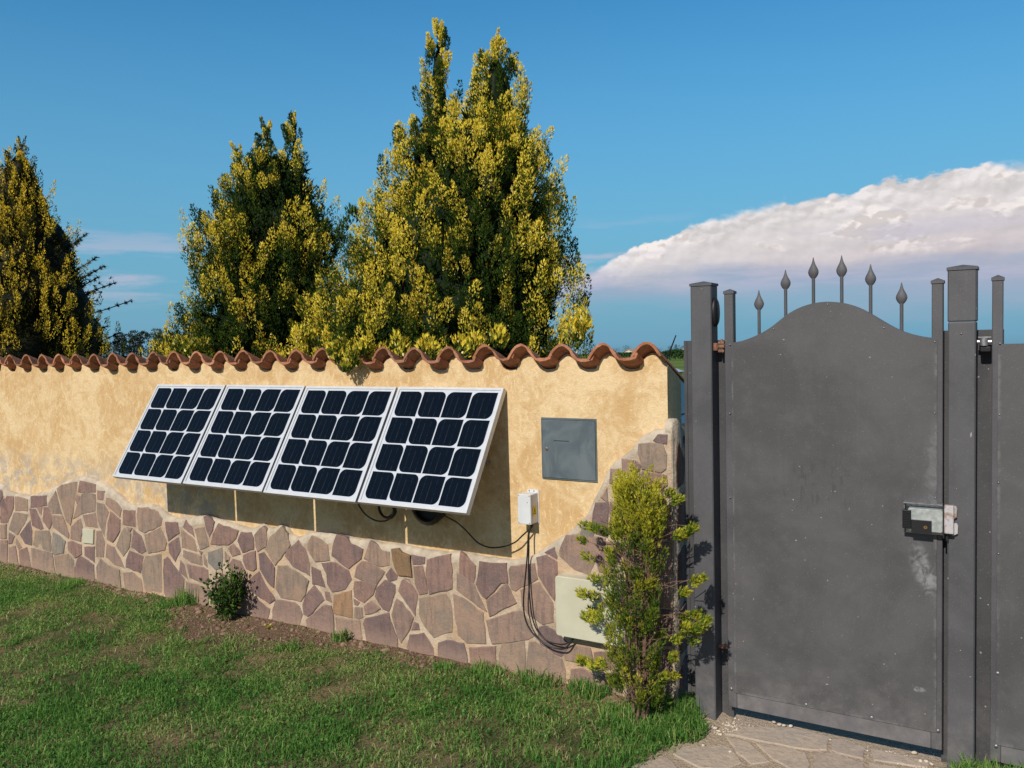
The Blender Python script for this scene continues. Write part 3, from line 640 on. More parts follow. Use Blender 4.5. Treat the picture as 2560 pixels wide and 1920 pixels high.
Z2S = [((132, 510), (205, 428), (233, 460), (247, 550), (232, 618), (157, 662)), ((268, 530), (380, 434), (428, 500), (457, 600), (425, 650), (320, 785), (233, 640)), ((533, 563), (597, 640), (637, 780), (637, 886), (483, 797), (413, 700), (433, 650)),
 ((657, 517), (738, 552), (803, 602), (822, 738), (692, 753), (623, 648), (623, 580)), ((887, 513), (978, 532), (1018, 592), (1127, 642), (1112, 728), (1000, 820), (843, 698), (853, 620)), ((1192, 568), (1258, 602), (1298, 652), (1373, 672), (1377, 788), (1282, 797), (1138, 728)),
 ((1580, 692), (1698, 714), (1698, 773), (1592, 778)), ((1722, 737), (1880, 702), (1933, 692), (1953, 830), (1948, 1003), (1742, 1052), (1713, 850)), ((2027, 668), (2068, 702), (2163, 792), (2163, 900), (2145, 955), (2022, 868)),
 ((167, 683), (213, 668), (313, 812), (307, 997), (243, 938), (178, 820)), ((343, 793), (430, 793), (538, 862), (627, 932), (598, 1058), (558, 1122), (373, 1087), (323, 1000)), ((657, 803), (738, 842), (782, 987), (662, 957)),
 ((753, 772), (870, 763), (998, 838), (1022, 918), (968, 1007), (842, 1032), (803, 960), (793, 870)), ((1122, 748), (1200, 763), (1327, 852), (1248, 982), (1053, 893), (1073, 800)), ((1387, 813), (1447, 885), (1438, 918), (1362, 937), (1342, 880)),
 ((1602, 803), (1678, 793), (1718, 1000), (1717, 1047), (1652, 1057), (1613, 960)), ((1482, 893), (1558, 913), (1632, 1060), (1608, 1245), (1452, 1028), (1438, 950)), ((1333, 923), (1428, 972), (1428, 1038), (1368, 1217), (1312, 1187), (1243, 1078), (1253, 1000)),
 ((1052, 938), (1160, 938), (1242, 992), (1222, 1058), (1140, 1132), (1053, 1078), (1043, 1000)), ((677, 973), (738, 1042), (772, 1108), (620, 1260), (583, 1238), (573, 1150), (622, 1040)), ((777, 1028), (818, 1042), (836, 1127), (790, 1108)),
 ((1047, 1098), (1098, 1130), (1078, 1157), (1052, 1153)), ((1058, 1173), (1118, 1182), (1128, 1268), (1085, 1282), (1052, 1263)), ((1207, 1118), (1287, 1187), (1250, 1217), (1152, 1242), (1142, 1170)), ((1152, 1278), (1368, 1228), (1378, 1290), (1447, 1460), (1447, 1570), (1350, 1560), (1172, 1500), (1138, 1330)),
 ((1442, 1098), (1488, 1132), (1592, 1272), (1558, 1380), (1480, 1495), (1452, 1440), (1393, 1240)), ((1602, 1313), (1638, 1332), (1648, 1383), (1578, 1383)), ((172, 845), (238, 982), (317, 1102), (270, 1142), (100, 1028), (77, 930)), ((92, 1050), (175, 1115), (268, 1192), (250, 1290), (150, 1330), (100, 1240)),
 ((322, 1108), (500, 1132), (543, 1167), (572, 1242), (520, 1390), (293, 1340), (293, 1200)), ((778, 1152), (833, 1162), (857, 1272), (853, 1460), (620, 1390), (603, 1290)), ((883, 1273), (1098, 1297), (1117, 1450), (1110, 1530), (893, 1460)),
 ((1563, 1433), (1688, 1417), (1777, 1552), (1777, 1680), (1600, 1640), (1533, 1545)), ((1823, 1503), (1900, 1478), (2058, 1513), (2087, 1622), (2085, 1730), (1823, 1700))]
Z3S = [((133, 752), (178, 762), (268, 832), (318, 950), (365, 1050), (133, 878)), ((313, 657), (523, 672), (538, 820), (480, 823), (365, 950), (333, 928), (288, 833)), ((562, 692), (748, 672), (772, 790), (600, 888), (567, 868), (548, 720)), ((767, 622), (848, 602), (927, 652), (932, 745), (907, 955), (832, 848), (783, 760)),
 ((837, 582), (908, 543), (937, 620), (928, 637)), ((370, 967), (528, 828), (553, 880), (607, 980), (550, 1007), (393, 1087)), ((103, 912), (198, 952), (337, 1062), (362, 1307), (213, 1303), (143, 1238), (113, 1050)), ((643, 882), (788, 818), (902, 980), (902, 1137), (812, 1152), (703, 1078), (653, 1000)),
 ((368, 1122), (638, 1043), (698, 1112), (747, 1250), (700, 1272), (413, 1307)), ((793, 1177), (830, 1163), (903, 1202), (1037, 1320), (962, 1417), (802, 1318), (778, 1250)), ((233, 1343), (438, 1328), (452, 1600), (250, 1570)), ((493, 1312), (668, 1288), (678, 1450), (652, 1640), (482, 1600), (468, 1400)),
 ((703, 1293), (760, 1293), (967, 1432), (997, 1520), (1000, 1700), (690, 1650), (683, 1480)), ((988, 1400), (1040, 1323), (1197, 1343), (1217, 1420), (1188, 1477), (1002, 1438)), ((1043, 1513), (1130, 1503), (1217, 1562), (1237, 1740), (1030, 1710)), ((1003, 447), (1060, 438), (1318, 467), (1307, 530), (1228, 660), (1190, 767), (1072, 718), (953, 608), (948, 560)),
 ((1143, 357), (1198, 353), (1222, 430), (1217, 452), (1118, 438)), ((1213, 330), (1243, 183), (1338, 178), (1337, 300), (1330, 457), (1243, 428)), ((1283, 130), (1338, 63), (1343, 162), (1283, 147)), ((1333, 483), (1303, 540), (1243, 640), (1253, 745), (1388, 750), (1448, 600), (1438, 493)), ((1360, 183), (1598, 193), (1617, 440), (1353, 458)),
 ((1473, 473), (1698, 483), (1717, 700), (1463, 718)), ((1643, 193), (1828, 203), (1833, 468), (1643, 440)), ((1743, 493), (1833, 503), (1840, 758), (1743, 738)), ((1513, 763), (1658, 743), (1830, 793), (1830, 1008), (1513, 998)), ((1513, 1023), (1698, 1033), (1688, 1298), (1513, 1278)), ((1723, 1043), (1835, 1033), (1835, 1328), (1713, 1318)),
 ((1233, 1393), (1418, 1383), (1438, 1500), (1263, 1537)), ((1453, 1323), (1638, 1343), (1647, 1517), (1463, 1507)), ((1673, 1353), (1835, 1353), (1835, 1598), (1673, 1578)), ((1263, 1563), (1438, 1533), (1457, 1760), (1283, 1760)), ((1483, 1543), (1648, 1543), (1657, 1780), (1483, 1770)), ((1683, 1610), (1835, 1620), (1835, 1790), (1680, 1780))]
Z4S = [((1600, 560), (1642, 508), (1722, 508), (1715, 588), (1642, 577)), ((1310, 733), (1408, 747), (1383, 857), (1310, 857)), ((1427, 753), (1478, 787), (1473, 818), (1438, 852), (1397, 862), (1408, 820)), ((1208, 828), (1280, 825), (1273, 868), (1230, 888), (1215, 955), (1193, 948), (1198, 870)),
 ((1498, 848), (1640, 863), (1713, 882), (1718, 968), (1650, 1017), (1543, 997), (1482, 900)), ((1233, 983), (1458, 935), (1468, 1020), (1243, 1050))]
Z4TAN = [((1463, 592), (1560, 581), (1678, 592), (1712, 690), (1707, 818), (1668, 852), (1492, 818), (1458, 672))]
def add_stones(fnz, polys, mat_idx=None):
    for i, p in enumerate(polys):
        if fnz is z3 and i >= 18: p = [(a_+random.uniform(-14, 14), b_+random.uniform(-16, 16)) for a_, b_ in p]
        P = [onY(*fnz(*q), D-.042) for q in p]
        m = (mat_idx or {}).get(i, M_STONE)
        stone_mesh(P).build('stone', m, wall)
TAN1 = {4: M_STONE_TAN, 8: M_STONE_TAN, 11: M_STONE_TAN, 19: M_STONE_TAN, 28: M_STONE_TAN, 21: M_STONE_GREY, 41: M_STONE_TAN, 43: M_STONE_TAN, 58: M_STONE_GREY, 51: M_STONE_TAN, 5: M_STONE_TAN, 45: M_STONE_TAN, 2: M_STONE_TAN, 24: M_STONE_TAN}
add_stones(z1, Z1S, TAN1); add_stones(z2, Z2S, {1: M_STONE_TAN, 10: M_STONE_TAN}); add_stones(z3, Z3S, {16: M_STONE_GREY, 11: M_STONE_TAN, 6: M_STONE}); add_stones(z4, Z4S); add_stones(z4, Z4TAN, {0: M_STONE_TAN})
P = [onY(*z2(*q), D-.042) for q in ((1403, 638), (1460, 633), (1498, 672), (1567, 702), (1582, 886), (1463, 877), (1413, 740))]; stone_mesh(P, front=D-.05).build('stone', M_STONE_BROWN, wall, label='dark brown rough stone in the wall base')
P = [onY(*z2(*q), D-.042) for q in ((863, 1062), (1023, 1023), (1032, 1270), (853, 1228))]; stone_mesh(P).build('stone', M_STONE_RUST, wall, label='rust orange square stone in the wall base')
P = [onY(*z2(*q), D-.042) for q in ((1643, 1093), (1893, 1053), (1928, 1102), (1953, 1250), (1948, 1398), (1782, 1452), (1693, 1348), (1643, 1230))]; stone_mesh(P).build('stone', M_STONE_TAN, wall, label='large tan brown stone in the wall base')
P = [onY(*z1(*q), D-.042) for q in ((653, 541), (741, 550), (737, 663), (656, 654))]
mb = MB(); mb.prism(P, D-.046, D-.02, .002); mb.build('square_inset_plate', M_BEIGE, wall, label='pale beige square plate set among the stones')
# the cladding continues past the left of the picture
ext = MB()
for p in Z1S[:52]:
    P = [onY(*z1(*q), D-.042) for q in p]; s_ = stone_mesh([(x+SHIFT-.02, z) for x, z in P]); ext.add(s_.v, s_.f)
ext.build('stone_cladding', M_STONE, wall, kind='stuff')
# stones of the end face (in shade), thin slabs standing on edge
for za, zb, ya, yb in ((.93, 1.13, D-.02, D+.09), (.70, .905, D-.015, D+.10), (.46, .68, D-.02, D+.115), (.22, .44, D-.02, D+.11), (-.02, .20, D-.02, D+.12)):
    poly = [(ya+.01, za), (yb-.02, za+.01), (yb, (za+zb)/2), (yb-.03, zb-.01) if zb < 1.1 else (yb-.075, zb-.005), (ya+.015, zb-.03), (ya, (za+zb)/2)]
    s_ = stone_mesh(poly, front=0.0); mb = MB(); mb.add([(FACE_R+.016-v.y if False else FACE_R+.014-(v[1] if v[1] < 1 else .02), v[0], v[2]) for v in s_.v], [tuple(reversed(f)) for f in s_.f]); mb.build('stone', M_STONE, wall)

# clay tiles, one row sloping down to the far side
def tile_mesh(PROF=PROF):
    n = len(PROF); vs = []; fs = []; TL = .32; ny = 5
    low = inset(PROF[::-1], TT)[::-1] if False else None
    pts = PROF; lows = []
    for i in range(n):
        a = Vector(pts[max(i-1, 0)]); b = Vector(pts[min(i+1, n-1)]); t = (b-a).normalized(); nr = Vector((t.y, -t.x)); lows.append((pts[i][0]+nr.x*TT, pts[i][1]+nr.y*TT))
    ring = list(pts)+lows[::-1]; m = len(ring)
    for j in range(ny):
        y = TL*j/(ny-1)
        for k, (x, z) in enumerate(ring):
            jit = (random.uniform(-.0024, .0024) if j == 0 else 0)
            vs.append((x, y+jit*1.5, z-.45*y+jit))
    for j in range(ny-1):
        for k in range(m): fs.append((j*m+k, j*m+(k+1) % m, (j+1)*m+(k+1) % m, (j+1)*m+k))
    for k in range(n-1):
        fs.append((k, m-1-k, m-2-k, k+1)); b = (ny-1)*m; fs.append((b+k, b+k+1, b+m-2-k, b+m-1-k))
    me = bpy.data.meshes.new('roof_tile'); me.from_pydata(vs, [], fs); me.materials.append(M_TERRA)
    me.polygons.foreach_set('use_smooth', [True]*len(me.polygons))
    try: me.set_sharp_from_angle(angle=math.radians(40))
    except Exception: pass
    return me
tms = [tile_mesh() for _ in range(4)]; last_tile = tile_mesh(PROF[:11])
for k in range(N0, N1+1):
    o = bpy.data.objects.new('roof_tile', tms[k % 4] if k < N1 else last_tile); COL.objects.link(o); o.parent = wall
    o.location = (X_T0+k*PITCH_T+random.uniform(-.004, .004), D-.062+random.uniform(-.006, .006), Z_CREST+random.uniform(-.004, .004))
    o.rotation_euler = (random.uniform(-.016, .016), random.uniform(-.028, .028), random.uniform(-.022, .022))

# ------------------------------------------------------------------ solar panels
PT = Vector((0, -.0301, 1.3399)); PB = Vector((0, -.3568, .8186)); PW_, PG = .6172, .0137; PX0 = -4.5929
sl_v = PT-PB; PLEN = sl_v.length; tilt = math.atan2(sl_v.z, sl_v.y)
def solar_panel():
    root = empty('solar_panel', (0, 0, 0), '', 'solar panel', 'solar panels in a row on the wall')
    w, L = PW_, PLEN; fr = .0125; dp = .028
    mb = MB()       # local: x right, y up the slope, z out of the front
    for (x0, x1, y0, y1) in ((0, w, 0, fr), (0, w, L-fr, L), (0, fr, fr, L-fr), (w-fr, w, fr, L-fr)):
        mb.box(x0, x1, y0, y1, -dp, .0)
    for (x0, x1, y0, y1) in ((fr, fr+.012, fr, L-fr), (w-fr-.012, w-fr, fr, L-fr), (fr, w-fr, fr, fr+.012), (fr, w-fr, L-fr-.012, L-fr)):
        mb.box(x0, x1, y0, y1, -dp, -dp+.002)
    f = mb.build('frame', M_ALU, root)
    mb = MB(); mb.box(fr, w-fr, fr, L-fr, -.0075, -.0045); mb.build('backsheet', M_BACKSHEET, root)
    gap = .0064; mx = .0235; my = .0235; cw = (w-2*mx-3*gap)/4; ch = (L-2*my-3*gap)/4
    def cell(cols):
        r = .034; pts = []
        corners = [(0, 0, 180), (cw, 0, 270), (cw, ch, 0), (0, ch, 90)]
        rnd = (0, 2) if cols == 'L' else (1, 3)
        # columns 1,2: bottom-left and top-right rounded; columns 3,4: top-left and bottom-right
        for i, (cx, cy, a0) in enumerate(corners):
            R = r if i in rnd else .002
            ox = cx+(R if cx == 0 else -R); oy = cy+(R if cy == 0 else -R); n = 6 if i in rnd else 1
            for k in range(n+1):
                a = math.radians(a0+90*k/n) if n > 1 else math.radians(a0+45); pts.append((ox+R*math.cos(a), oy+R*math.sin(a)))
                if n == 1: break
        m = MB(); n = len(pts); m.add([(x, y, .0006) for x, y in pts]+[(x, y, 0) for x, y in pts], [tuple(range(n))]+[((i+1) % n, i, n+i, n+(i+1) % n) for i in range(n)])
        return m.mesh('solar_cell', M_CELL)
    cm = {'L': cell('L'), 'R': cell('R')}
    for i in range(4):
        for j in range(4):
            o = link('solar_cell', cm['L' if i < 2 else 'R'], root); o.location = (mx+i*(cw+gap), my+j*(ch+gap), -.0045)
    mb = MB(); mb.box(w*.42, w*.60, L*.80, L*.90, -.030, -.0075, .003); mb.build('connection_box', M_BLACK, root)
    for x in (.10, w-.12):   # hinge brackets at the top and struts to the wall lower down
        mb = MB(); mb.box(x, x+.025, L-.04, L-.015, -.05, -dp); mb.build('top_bracket', M_GALV, root)
    for x in (.10, w-.12):
        s = MB(); a = Vector((x+.012, .20, -dp)); s.tube([a, a+Vector((0, .165, -.235))], .008, 6); s.build('strut', M_GALV, root)
    return root
p0 = solar_panel(); roots = [p0]
for i in range(1, 4):
    r = p0.copy(); COL.objects.link(r)
    for ch in list(p0.children):
        c = ch.copy(); COL.objects.link(c); c.parent = r
    roots.append(r)
plabels = ['leftmost solar panel of the four, dusty streaks on its lowest cells', 'second solar panel from the left, between two panels', 'third solar panel from the left, below the overhanging cypress sprig', 'rightmost solar panel of the four, nearest the white junction box']
for i, r in enumerate(roots):
    r.location = (PX0+i*(PW_+PG)+.010, D+PB.y+.002*(i % 2), PB.z+(.0, .0015, -.001, 0)[i]); r.rotation_euler = (tilt, 0, 0); r['label'] = plabels[i]

# ------------------------------------------------------------------ things on the wall
# blue-grey meter door
root = empty('meter_door', (onY(*z4(570, 900), D)[0], D, onY(*z4(570, 900), D)[1]), 'blue grey metal meter door with a keyhole, set flush in the plaster', 'cupboard door')
o0 = root.location
c4 = [onY(*z4(*p), D) for p in ((572, 345), (1078, 357), (1086, 942), (577, 902))]
x0 = (c4[0][0]+c4[3][0])/2; x1 = (c4[1][0]+c4[2][0])/2; zt = (c4[0][1]+c4[1][1])/2; zb = (c4[2][1]+c4[3][1])/2
fr = MB(o0)
for a in ((x0, x1, zt-.009, zt), (x0, x1, zb, zb+.004), (x0, x0+.004, zb+.004, zt-.009), (x1-.004, x1, zb+.004, zt-.009)): fr.box(a[0], a[1], D-.007, D+.02, a[2], a[3])
fr.build('frame', M_METER, root)
m = MB(o0); m.box(x0+.0055, x1-.0055, D-.010, D-.002, zb+.0055, zt-.011, .0015); m.build('door_leaf', M_METER, root)
lx, lz = onY(*z4(615, 632), D-.01); m = MB(o0); m.disc((lx, lz), .0075, D-.014, D-.0105, 14); m.build('lock_ring', M_GALV, root)
m = MB(o0); m.disc((lx, lz), .0045, D-.0175, D-.0142, 12); m.build('lock_cylinder', M_BRASS, root)
sx, sz = onY(*z4(680, 557), D-.01); sx2, _ = onY(*z4(820, 562), D-.01); m = MB(o0); m.box(sx, sx2, D-.0112, D-.0098, sz-.0016, sz+.0006); m.build('slot', M_BLACK, root)

# white junction box
YF = D-.072
bx0, bzt = onY(*z4(343, 1047), YF); bx1, _ = onY(*z4(463, 1055), YF); _, bzb = onY(*z4(465, 1340), YF); _, bzt2 = onY(*z4(462, 1062), YF)
bzt = (bzt+bzt2)/2; bzb = bzb+.002
root = empty('junction_box', ((bx0+bx1)/2, D, bzb), 'white plastic electrical junction box with a warning triangle, fixed to the plaster', 'electrical box'); o0 = root.location
m = MB(o0); m.box(bx0+.001, bx1-.001, YF+.016, D-.004, bzb+.001, bzt-.001, .002); m.build('box_body', M_WHITEBOX, root)
m = MB(o0); m.box(bx0, bx1, YF, YF+.0145, bzb, bzt, .002); m.build('lid', M_WHITEBOX, root)
m = MB(o0); m.box(bx0+.012, bx1+.004, D-.0035, D+.0005, bzb-.006, bzt+.012)
m.build('mounting_flange', M_WHITEBOX, root)
for dx in (.006, bx1-bx0-.006):
    for dz in (.006, bzt-bzb-.006):
        m = MB(o0); m.disc((bx0+dx, bzb+dz), .0026, YF-.0006, YF+.001, 8); m.build('screw', M_GALV, root)
m = MB(o0); m.disc((bx0+.052, bzt-.036), .0022, YF-.0005, YF+.001, 8); m.build('indicator', M_BLACK, root)
for q in ((bx0+.024, bzt+.006), (bx0+.048, bzt+.006)):
    m = MB(o0); m.disc(q, .003, D-.0065, D-.0035, 8); m.build('mounting_screw', M_GALV, root)
# sticker on the right side face: square, triangle, bolt
yy0, yy1 = YF+.020, YF+.052; zc = bzb+(bzt-bzb)*.42; h = .021
m = MB(o0); X = bx1+.0002
m.add([(X, yy0, zc-h), (X, yy1, zc-h), (X, yy1, zc+h), (X, yy0, zc+h)], [(0, 1, 2, 3)]); st = m.build('warning_sticker', M_YELLOW, root)
m = MB(o0); X += .0004; yc = (yy0+yy1)/2; T = [(yc, zc+.016), (yy0+.003, zc-.013), (yy1-.003, zc-.013)]; t = [(yc, zc+.010), (yy0+.0065, zc-.0105), (yy1-.0065, zc-.0105)]
vs = [(X, a, b) for a, b in T+t]; m.add(vs, [(0, 1, 4, 3), (1, 2, 5, 4), (2, 0, 3, 5)])
b_ = [(yc+.0005, zc+.006), (yc-.003, zc-.002), (yc-.0003, zc-.0025), (yc-.001, zc-.009), (yc+.003, zc-.0005), (yc+.0003, zc)]
m.add([(X, a, b) for a, b in b_], [(0, 1, 2, 5), (5, 2, 3, 4)]); m.build('warning_triangle', M_INK, st)
m = MB(o0); gx_ = bx1-.018; m.tube([(gx_, D-.035, bzb+.001), (gx_, D-.035, bzb-.012)], .0075, 10); m.tube([(gx_, D-.035, bzb-.012), (gx_, D-.035, bzb-.018)], .006, 10); m.build('cable_gland', M_BLACK, root)

# beige cabinet on the stone base
YC = D-.105
cx0, czt = onY(*z3(915, 762), YC); _, czb = onY(*z3(918, 1238), YC); cx1, _ = onY(1566, 1500, YC)
root = empty('service_cabinet', ((cx0+cx1)/2, D, czb), 'flat beige fibreglass cabinet low on the stone base, partly hidden by the young cypress', 'cabinet'); o0 = root.location
m = MB(o0); rr = .014; poly = []
for (ax, az_, a0) in ((cx0+rr, czb+rr, 180), (cx1-rr, czb+rr, 270), (cx1-rr, czt-rr, 0), (cx0+rr, czt-rr, 90)):
    for k in range(5): a = math.radians(a0+22.5*k); poly.append((ax+rr*math.cos(a), az_+rr*math.sin(a)))
m.prism(poly, YC, YC+.030, .003); m.build('lid', M_BEIGE, root, smooth=30)
m = MB(o0); m.prism([(x*.985+.015*(cx0+cx1)/2, z*.985+.015*(czb+czt)/2) for x, z in poly], YC+.031, D-.02); m.build('cabinet_body', M_BEIGE, root)
for q in (z3(978, 787), z3(982, 1243)):
    X, Z = onY(*q, YC); m = MB(o0); m.disc((X, Z), .005, YC-.001, YC+.001, 12); m.build('cap', M_BEIGE, root)
X, Z = onY(*z3(1062, 1288), YC+.02); m = MB(o0); m.tube([(X, YC+.04, czb+.003), (X-.004, YC+.038, czb-.012)], .008, 8); m.build('cable_entry', M_BLACK, root)
ENT = Vector((X-.004, YC+.038, czb-.010))
# small pale box behind the shrub top
a = onY(*z4(1245, 885), D-.06); b = onY(*z4(1350, 922), D-.06)
root = empty('small_sensor_box', ((a[0]+b[0])/2, D-.04, b[1]), 'small pale plastic box on the stones just above the young cypress', 'electrical box'); o0 = root.location
m = MB(o0); m.box(a[0], b[0]+.02, D-.075, D-.04, b[1], a[1], .004); m.build('box_body', M_WHITEBOX, root)
m = MB(o0); m.box(a[0]+.004, a[0]+.016, D-.0765, D-.0752, b[1]+.006, a[1]-.006); m.build('grey_window', M_GALV, root)

# cables
def P3(fnz, u, v, Y): x, z = onY(*fnz(u, v), Y); return (x, Y, z)
def cable(pts, r, label, name='cable', cat='cable', mat=None, seg=7):
    p = smoothpath(pts, 6); m = MB(p[0]); m.tube(p, r, seg); o = m.build(name, mat or M_RUBBER, smooth=60); o.location = p[0]; tag(o, label, cat); return o
gl = Vector((gx_, D-.035, bzb-.016))
cable([P3(z3, -40, 210, D-.12), P3(z3, 40, 285, D-.12), P3(z3, 130, 335, D-.09), P3(z3, 210, 405, D-.07), P3(z3, 290, 490, D-.06), P3(z3, 360, 528, D-.06), P3(z3, 430, 540, D-.06), P3(z3, 520, 528, D-.055), P3(z3, 600, 495, D-.05), P3(z3, 655, 445, D-.045), tuple(gl+Vector((-.004, 0, -.006))), tuple(gl)], .0036, 'black cable sagging from the rightmost solar panel to the white junction box')
cable([tuple(gl+Vector((.001, -.004, .004))), P3(z3, 705, 430, D-.05), P3(z3, 696, 600, D-.065), P3(z3, 680, 780, D-.075), P3(z3, 666, 950, D-.08), P3(z3, 672, 1070, D-.085), P3(z3, 705, 1170, D-.085), P3(z3, 770, 1255, D-.085), P3(z3, 850, 1315, D-.085), P3(z3, 930, 1343, D-.08), P3(z3, 1000, 1340, D-.08), tuple(ENT)], .0037, 'outer black cable looping down from the white box to the beige cabinet')
cable([tuple(gl+Vector((.004, .006, .004))), P3(z3, 712, 420, D-.045), P3(z3, 709, 560, D-.05), P3(z3, 706, 700, D-.055), P3(z3, 708, 830, D-.058), P3(z3, 718, 960, D-.06), P3(z3, 735, 1090, D-.06), P3(z3, 775, 1200, D-.06), P3(z3, 850, 1280, D-.065), P3(z3, 940, 1308, D-.07), P3(z3, 1010, 1304, D-.075), tuple(ENT+Vector((.003, .004, .002)))], .0032, 'inner black cable hanging from the white box to the beige cabinet')
cable([P3(z2, 1060, 150, D-.10), P3(z2, 1100, 240, D-.10), P3(z2, 1150, 310, D-.09), P3(z2, 1220, 360, D-.08), P3(z2, 1290, 380, D-.07), P3(z2, 1360, 370, D-.07), P3(z2, 1400, 330, D-.08), P3(z2, 1415, 260, D-.10), P3(z2, 1400, 150, D-.12)], .004, 'thin black cable drooping below the third solar panel')
# hanging loops
def coil(c, r, turns, rt, label, y):
    pts = []
    for i in range(turns*20+1):
        a = 2*math.pi*i/20; k = i//20; rr_ = r*(1-.07*((k*37) % 5)/2); pts.append((c[0]+rr_*math.cos(a), y-.006*(k % 3), c[1]+rr_*math.sin(a)*1.04))
    m = MB(pts[0]); m.tube(pts, rt, 6); o = m.build('cable_coil', M_RUBBER, smooth=60); o.location = pts[0]; tag(o, label, 'cable'); return o
c = onY(*z2(1360, 250), D-.09); coil(c, .055, 3, .006, 'small loop of black cable hanging under the third solar panel', D-.09)
c = onY(*z2(1715, 225), D-.07); coil(c, .095, 3, .008, 'large black cable coil hanging under the rightmost solar panel', D-.06)
coil2 = MB((c[0], D-.02, c[1])); coil2.disc(c, .092, D-.052, D-.014, 22); o = coil2.build('round_cable_drum', M_BLACK, smooth=40); o.location = (c[0], D-.02, c[1]); tag(o, 'round black cable drum behind the rightmost solar panel', 'cable drum')
# hose down the end of the wall
cable([(-1.258, D+.10, 1.135), (-1.243, D+.105, 1.10), (-1.238, D+.11, 1.0), (-1.235, D+.105, .8), (-1.232, D+.10, .6), (-1.233, D+.10, .3), (-1.235, D+.10, 0.0)], .008, 'black hose running down the shaded end of the wall', 'hose', 'hose')
# ------------------------------------------------------------------ gate
YP = D-.050
def cap(m, x0, x1, y0, y1, z):
    o = .003; m.box(x0-o, x1+o, y0-o, y1+o, z-.004, z+.006); xm, ym = (x0+x1)/2, (y0+y1)/2
    m.add([(x0-o, y0-o, z+.006), (x1+o, y0-o, z+.006), (x1+o, y1+o, z+.006), (x0-o, y1+o, z+.006), (xm, ym, z+.016)], [(0, 1, 4), (1, 2, 4), (2, 3, 4), (3, 0, 4)])
def screw(o0, parent, x, z, y, r=.0032):
    m = MB(o0); m.disc((x, z), r, y-.0012, y+.001, 10, .0016); return m.build('rivet', M_CHROME, parent, smooth=40)
# left post
root = empty('gate_post', (-1.127, D-.01, 0), 'dark grey steel post beside the wall end, black oval cover near its top', 'gate post', 'steel gate posts'); o0 = root.location; postL = root
m = MB(o0); m.box(-1.169, -1.084, YP, YP+.082, -.1, 1.757, .004); m.build('shaft', M_GATE, root)
m = MB(o0); cap(m, -1.169, -1.084, YP, YP+.082, 1.759); m.build('cap', M_GATE, root)
m = MB(o0); m.box(-1.228, -1.035, YP+.084, YP+.090, -.1, 1.538); m.box(-1.228, -1.215, YP+.080, YP+.0838, -.1, 1.538); m.build('backing_plate', M_DARKSTEEL, root)
# black oval cover on the right-hand side of the post
m = MB(o0); yc_ = YP+.047; zc_ = 1.650; n = 18; rings = []
for i, (rx, off) in enumerate(((1, 0), (1, .006), (.8, .012), (.4, .015))): rings += [(-1.084+off, yc_+.034*rx*math.cos(2*math.pi*k/n), zc_+.058*rx*math.sin(2*math.pi*k/n)) for k in range(n)]
m.add(rings, [(i*n+k, i*n+(k+1) % n, (i+1)*n+(k+1) % n, (i+1)*n+k) for i in range(3) for k in range(n)]+[tuple(range(3*n, 4*n))]); m.build('oval_cover', M_BLACK, root, smooth=60)
# pedestrian gate leaf
YL = D-.012
gate = empty('garden_gate', (-1.03, YL, .06), 'solid dark grey metal garden gate with an arched top and six spear finials', 'gate'); o0 = gate.location
def arch(xs): return [float(np.interp(x, AX, AZ)) for x in xs]
APX = [z7(*p) for p in ((385, 648), (450, 634), (550, 594), (640, 538), (710, 474), (800, 423), (900, 394), (980, 387), (1080, 395), (1180, 427), (1270, 477), (1350, 527), (1430, 570), (1530, 602), (1640, 620))]
AW = sorted(onY(x, y, YL-.004) for x, y in APX)
ax_ = np.linspace(-1.016, -.286, 49); AX = [a for a, _ in AW]; AZ = [b for _, b in AW]
az2 = np.interp(ax_, AX, AZ); kern = np.array([1, 2, 3, 2, 1])/9; azs = np.convolve(np.pad(az2, 2, mode='edge'), kern, 'valid')
zbL = onY(1575*K, 1490*K, YL)[1]; zbR = onY(2030*K, 1588*K, YL)[1]; ZS = (zbL+zbR)/2; ZBOT = .055
m = MB(o0); poly = [(-1.016, ZS), (-.286, ZS)]+[(float(x), float(z)-.004) for x, z in zip(ax_[::-1], azs[::-1])]
m.prism(poly, YL-.0035, YL-.0010, .0006); m.build('sheet', M_SHEET, gate)
m = MB(o0)          # flat bar bent along the arch, behind the sheet and a little higher
n = len(ax_); vs = []
for x, z in zip(ax_, azs): vs += [(x, YL-.0005, z-.012), (x, YL-.0005, z+.001), (x, YL+.028, z+.001), (x, YL+.028, z-.012)]
fs = [(i*4+j, (i+1)*4+j, (i+1)*4+(j+1) % 4, i*4+(j+1) % 4) for i in range(n-1) for j in range(4)]; fs = [tuple(reversed(f)) for f in fs]; fs += [(0, 1, 2, 3), tuple((n-1)*4+k for k in (3, 2, 1, 0))]
m.add(vs, fs); m.build('arched_top_rail', M_GATE, gate)
stl = {}
for nm, (a, b) in (('left', (-1.044, -1.008)), ('right', (-.304, -.268))):
    m = MB(o0); m.box(a, b, YL, YL+.036, ZBOT, 1.722, .0025); s_ = m.build('stile', M_GATE, gate); m = MB(o0); cap(m, a, b, YL, YL+.036, 1.724); m.build('cap', M_GATE, s_)
m = MB(o0); m.box(-1.0075, -.3045, YL+.0005, YL+.034, ZBOT, ZS+.03, .002); m.build('bottom_rail', M_RAIL, gate, label='paler dusty bottom rail of the gate')
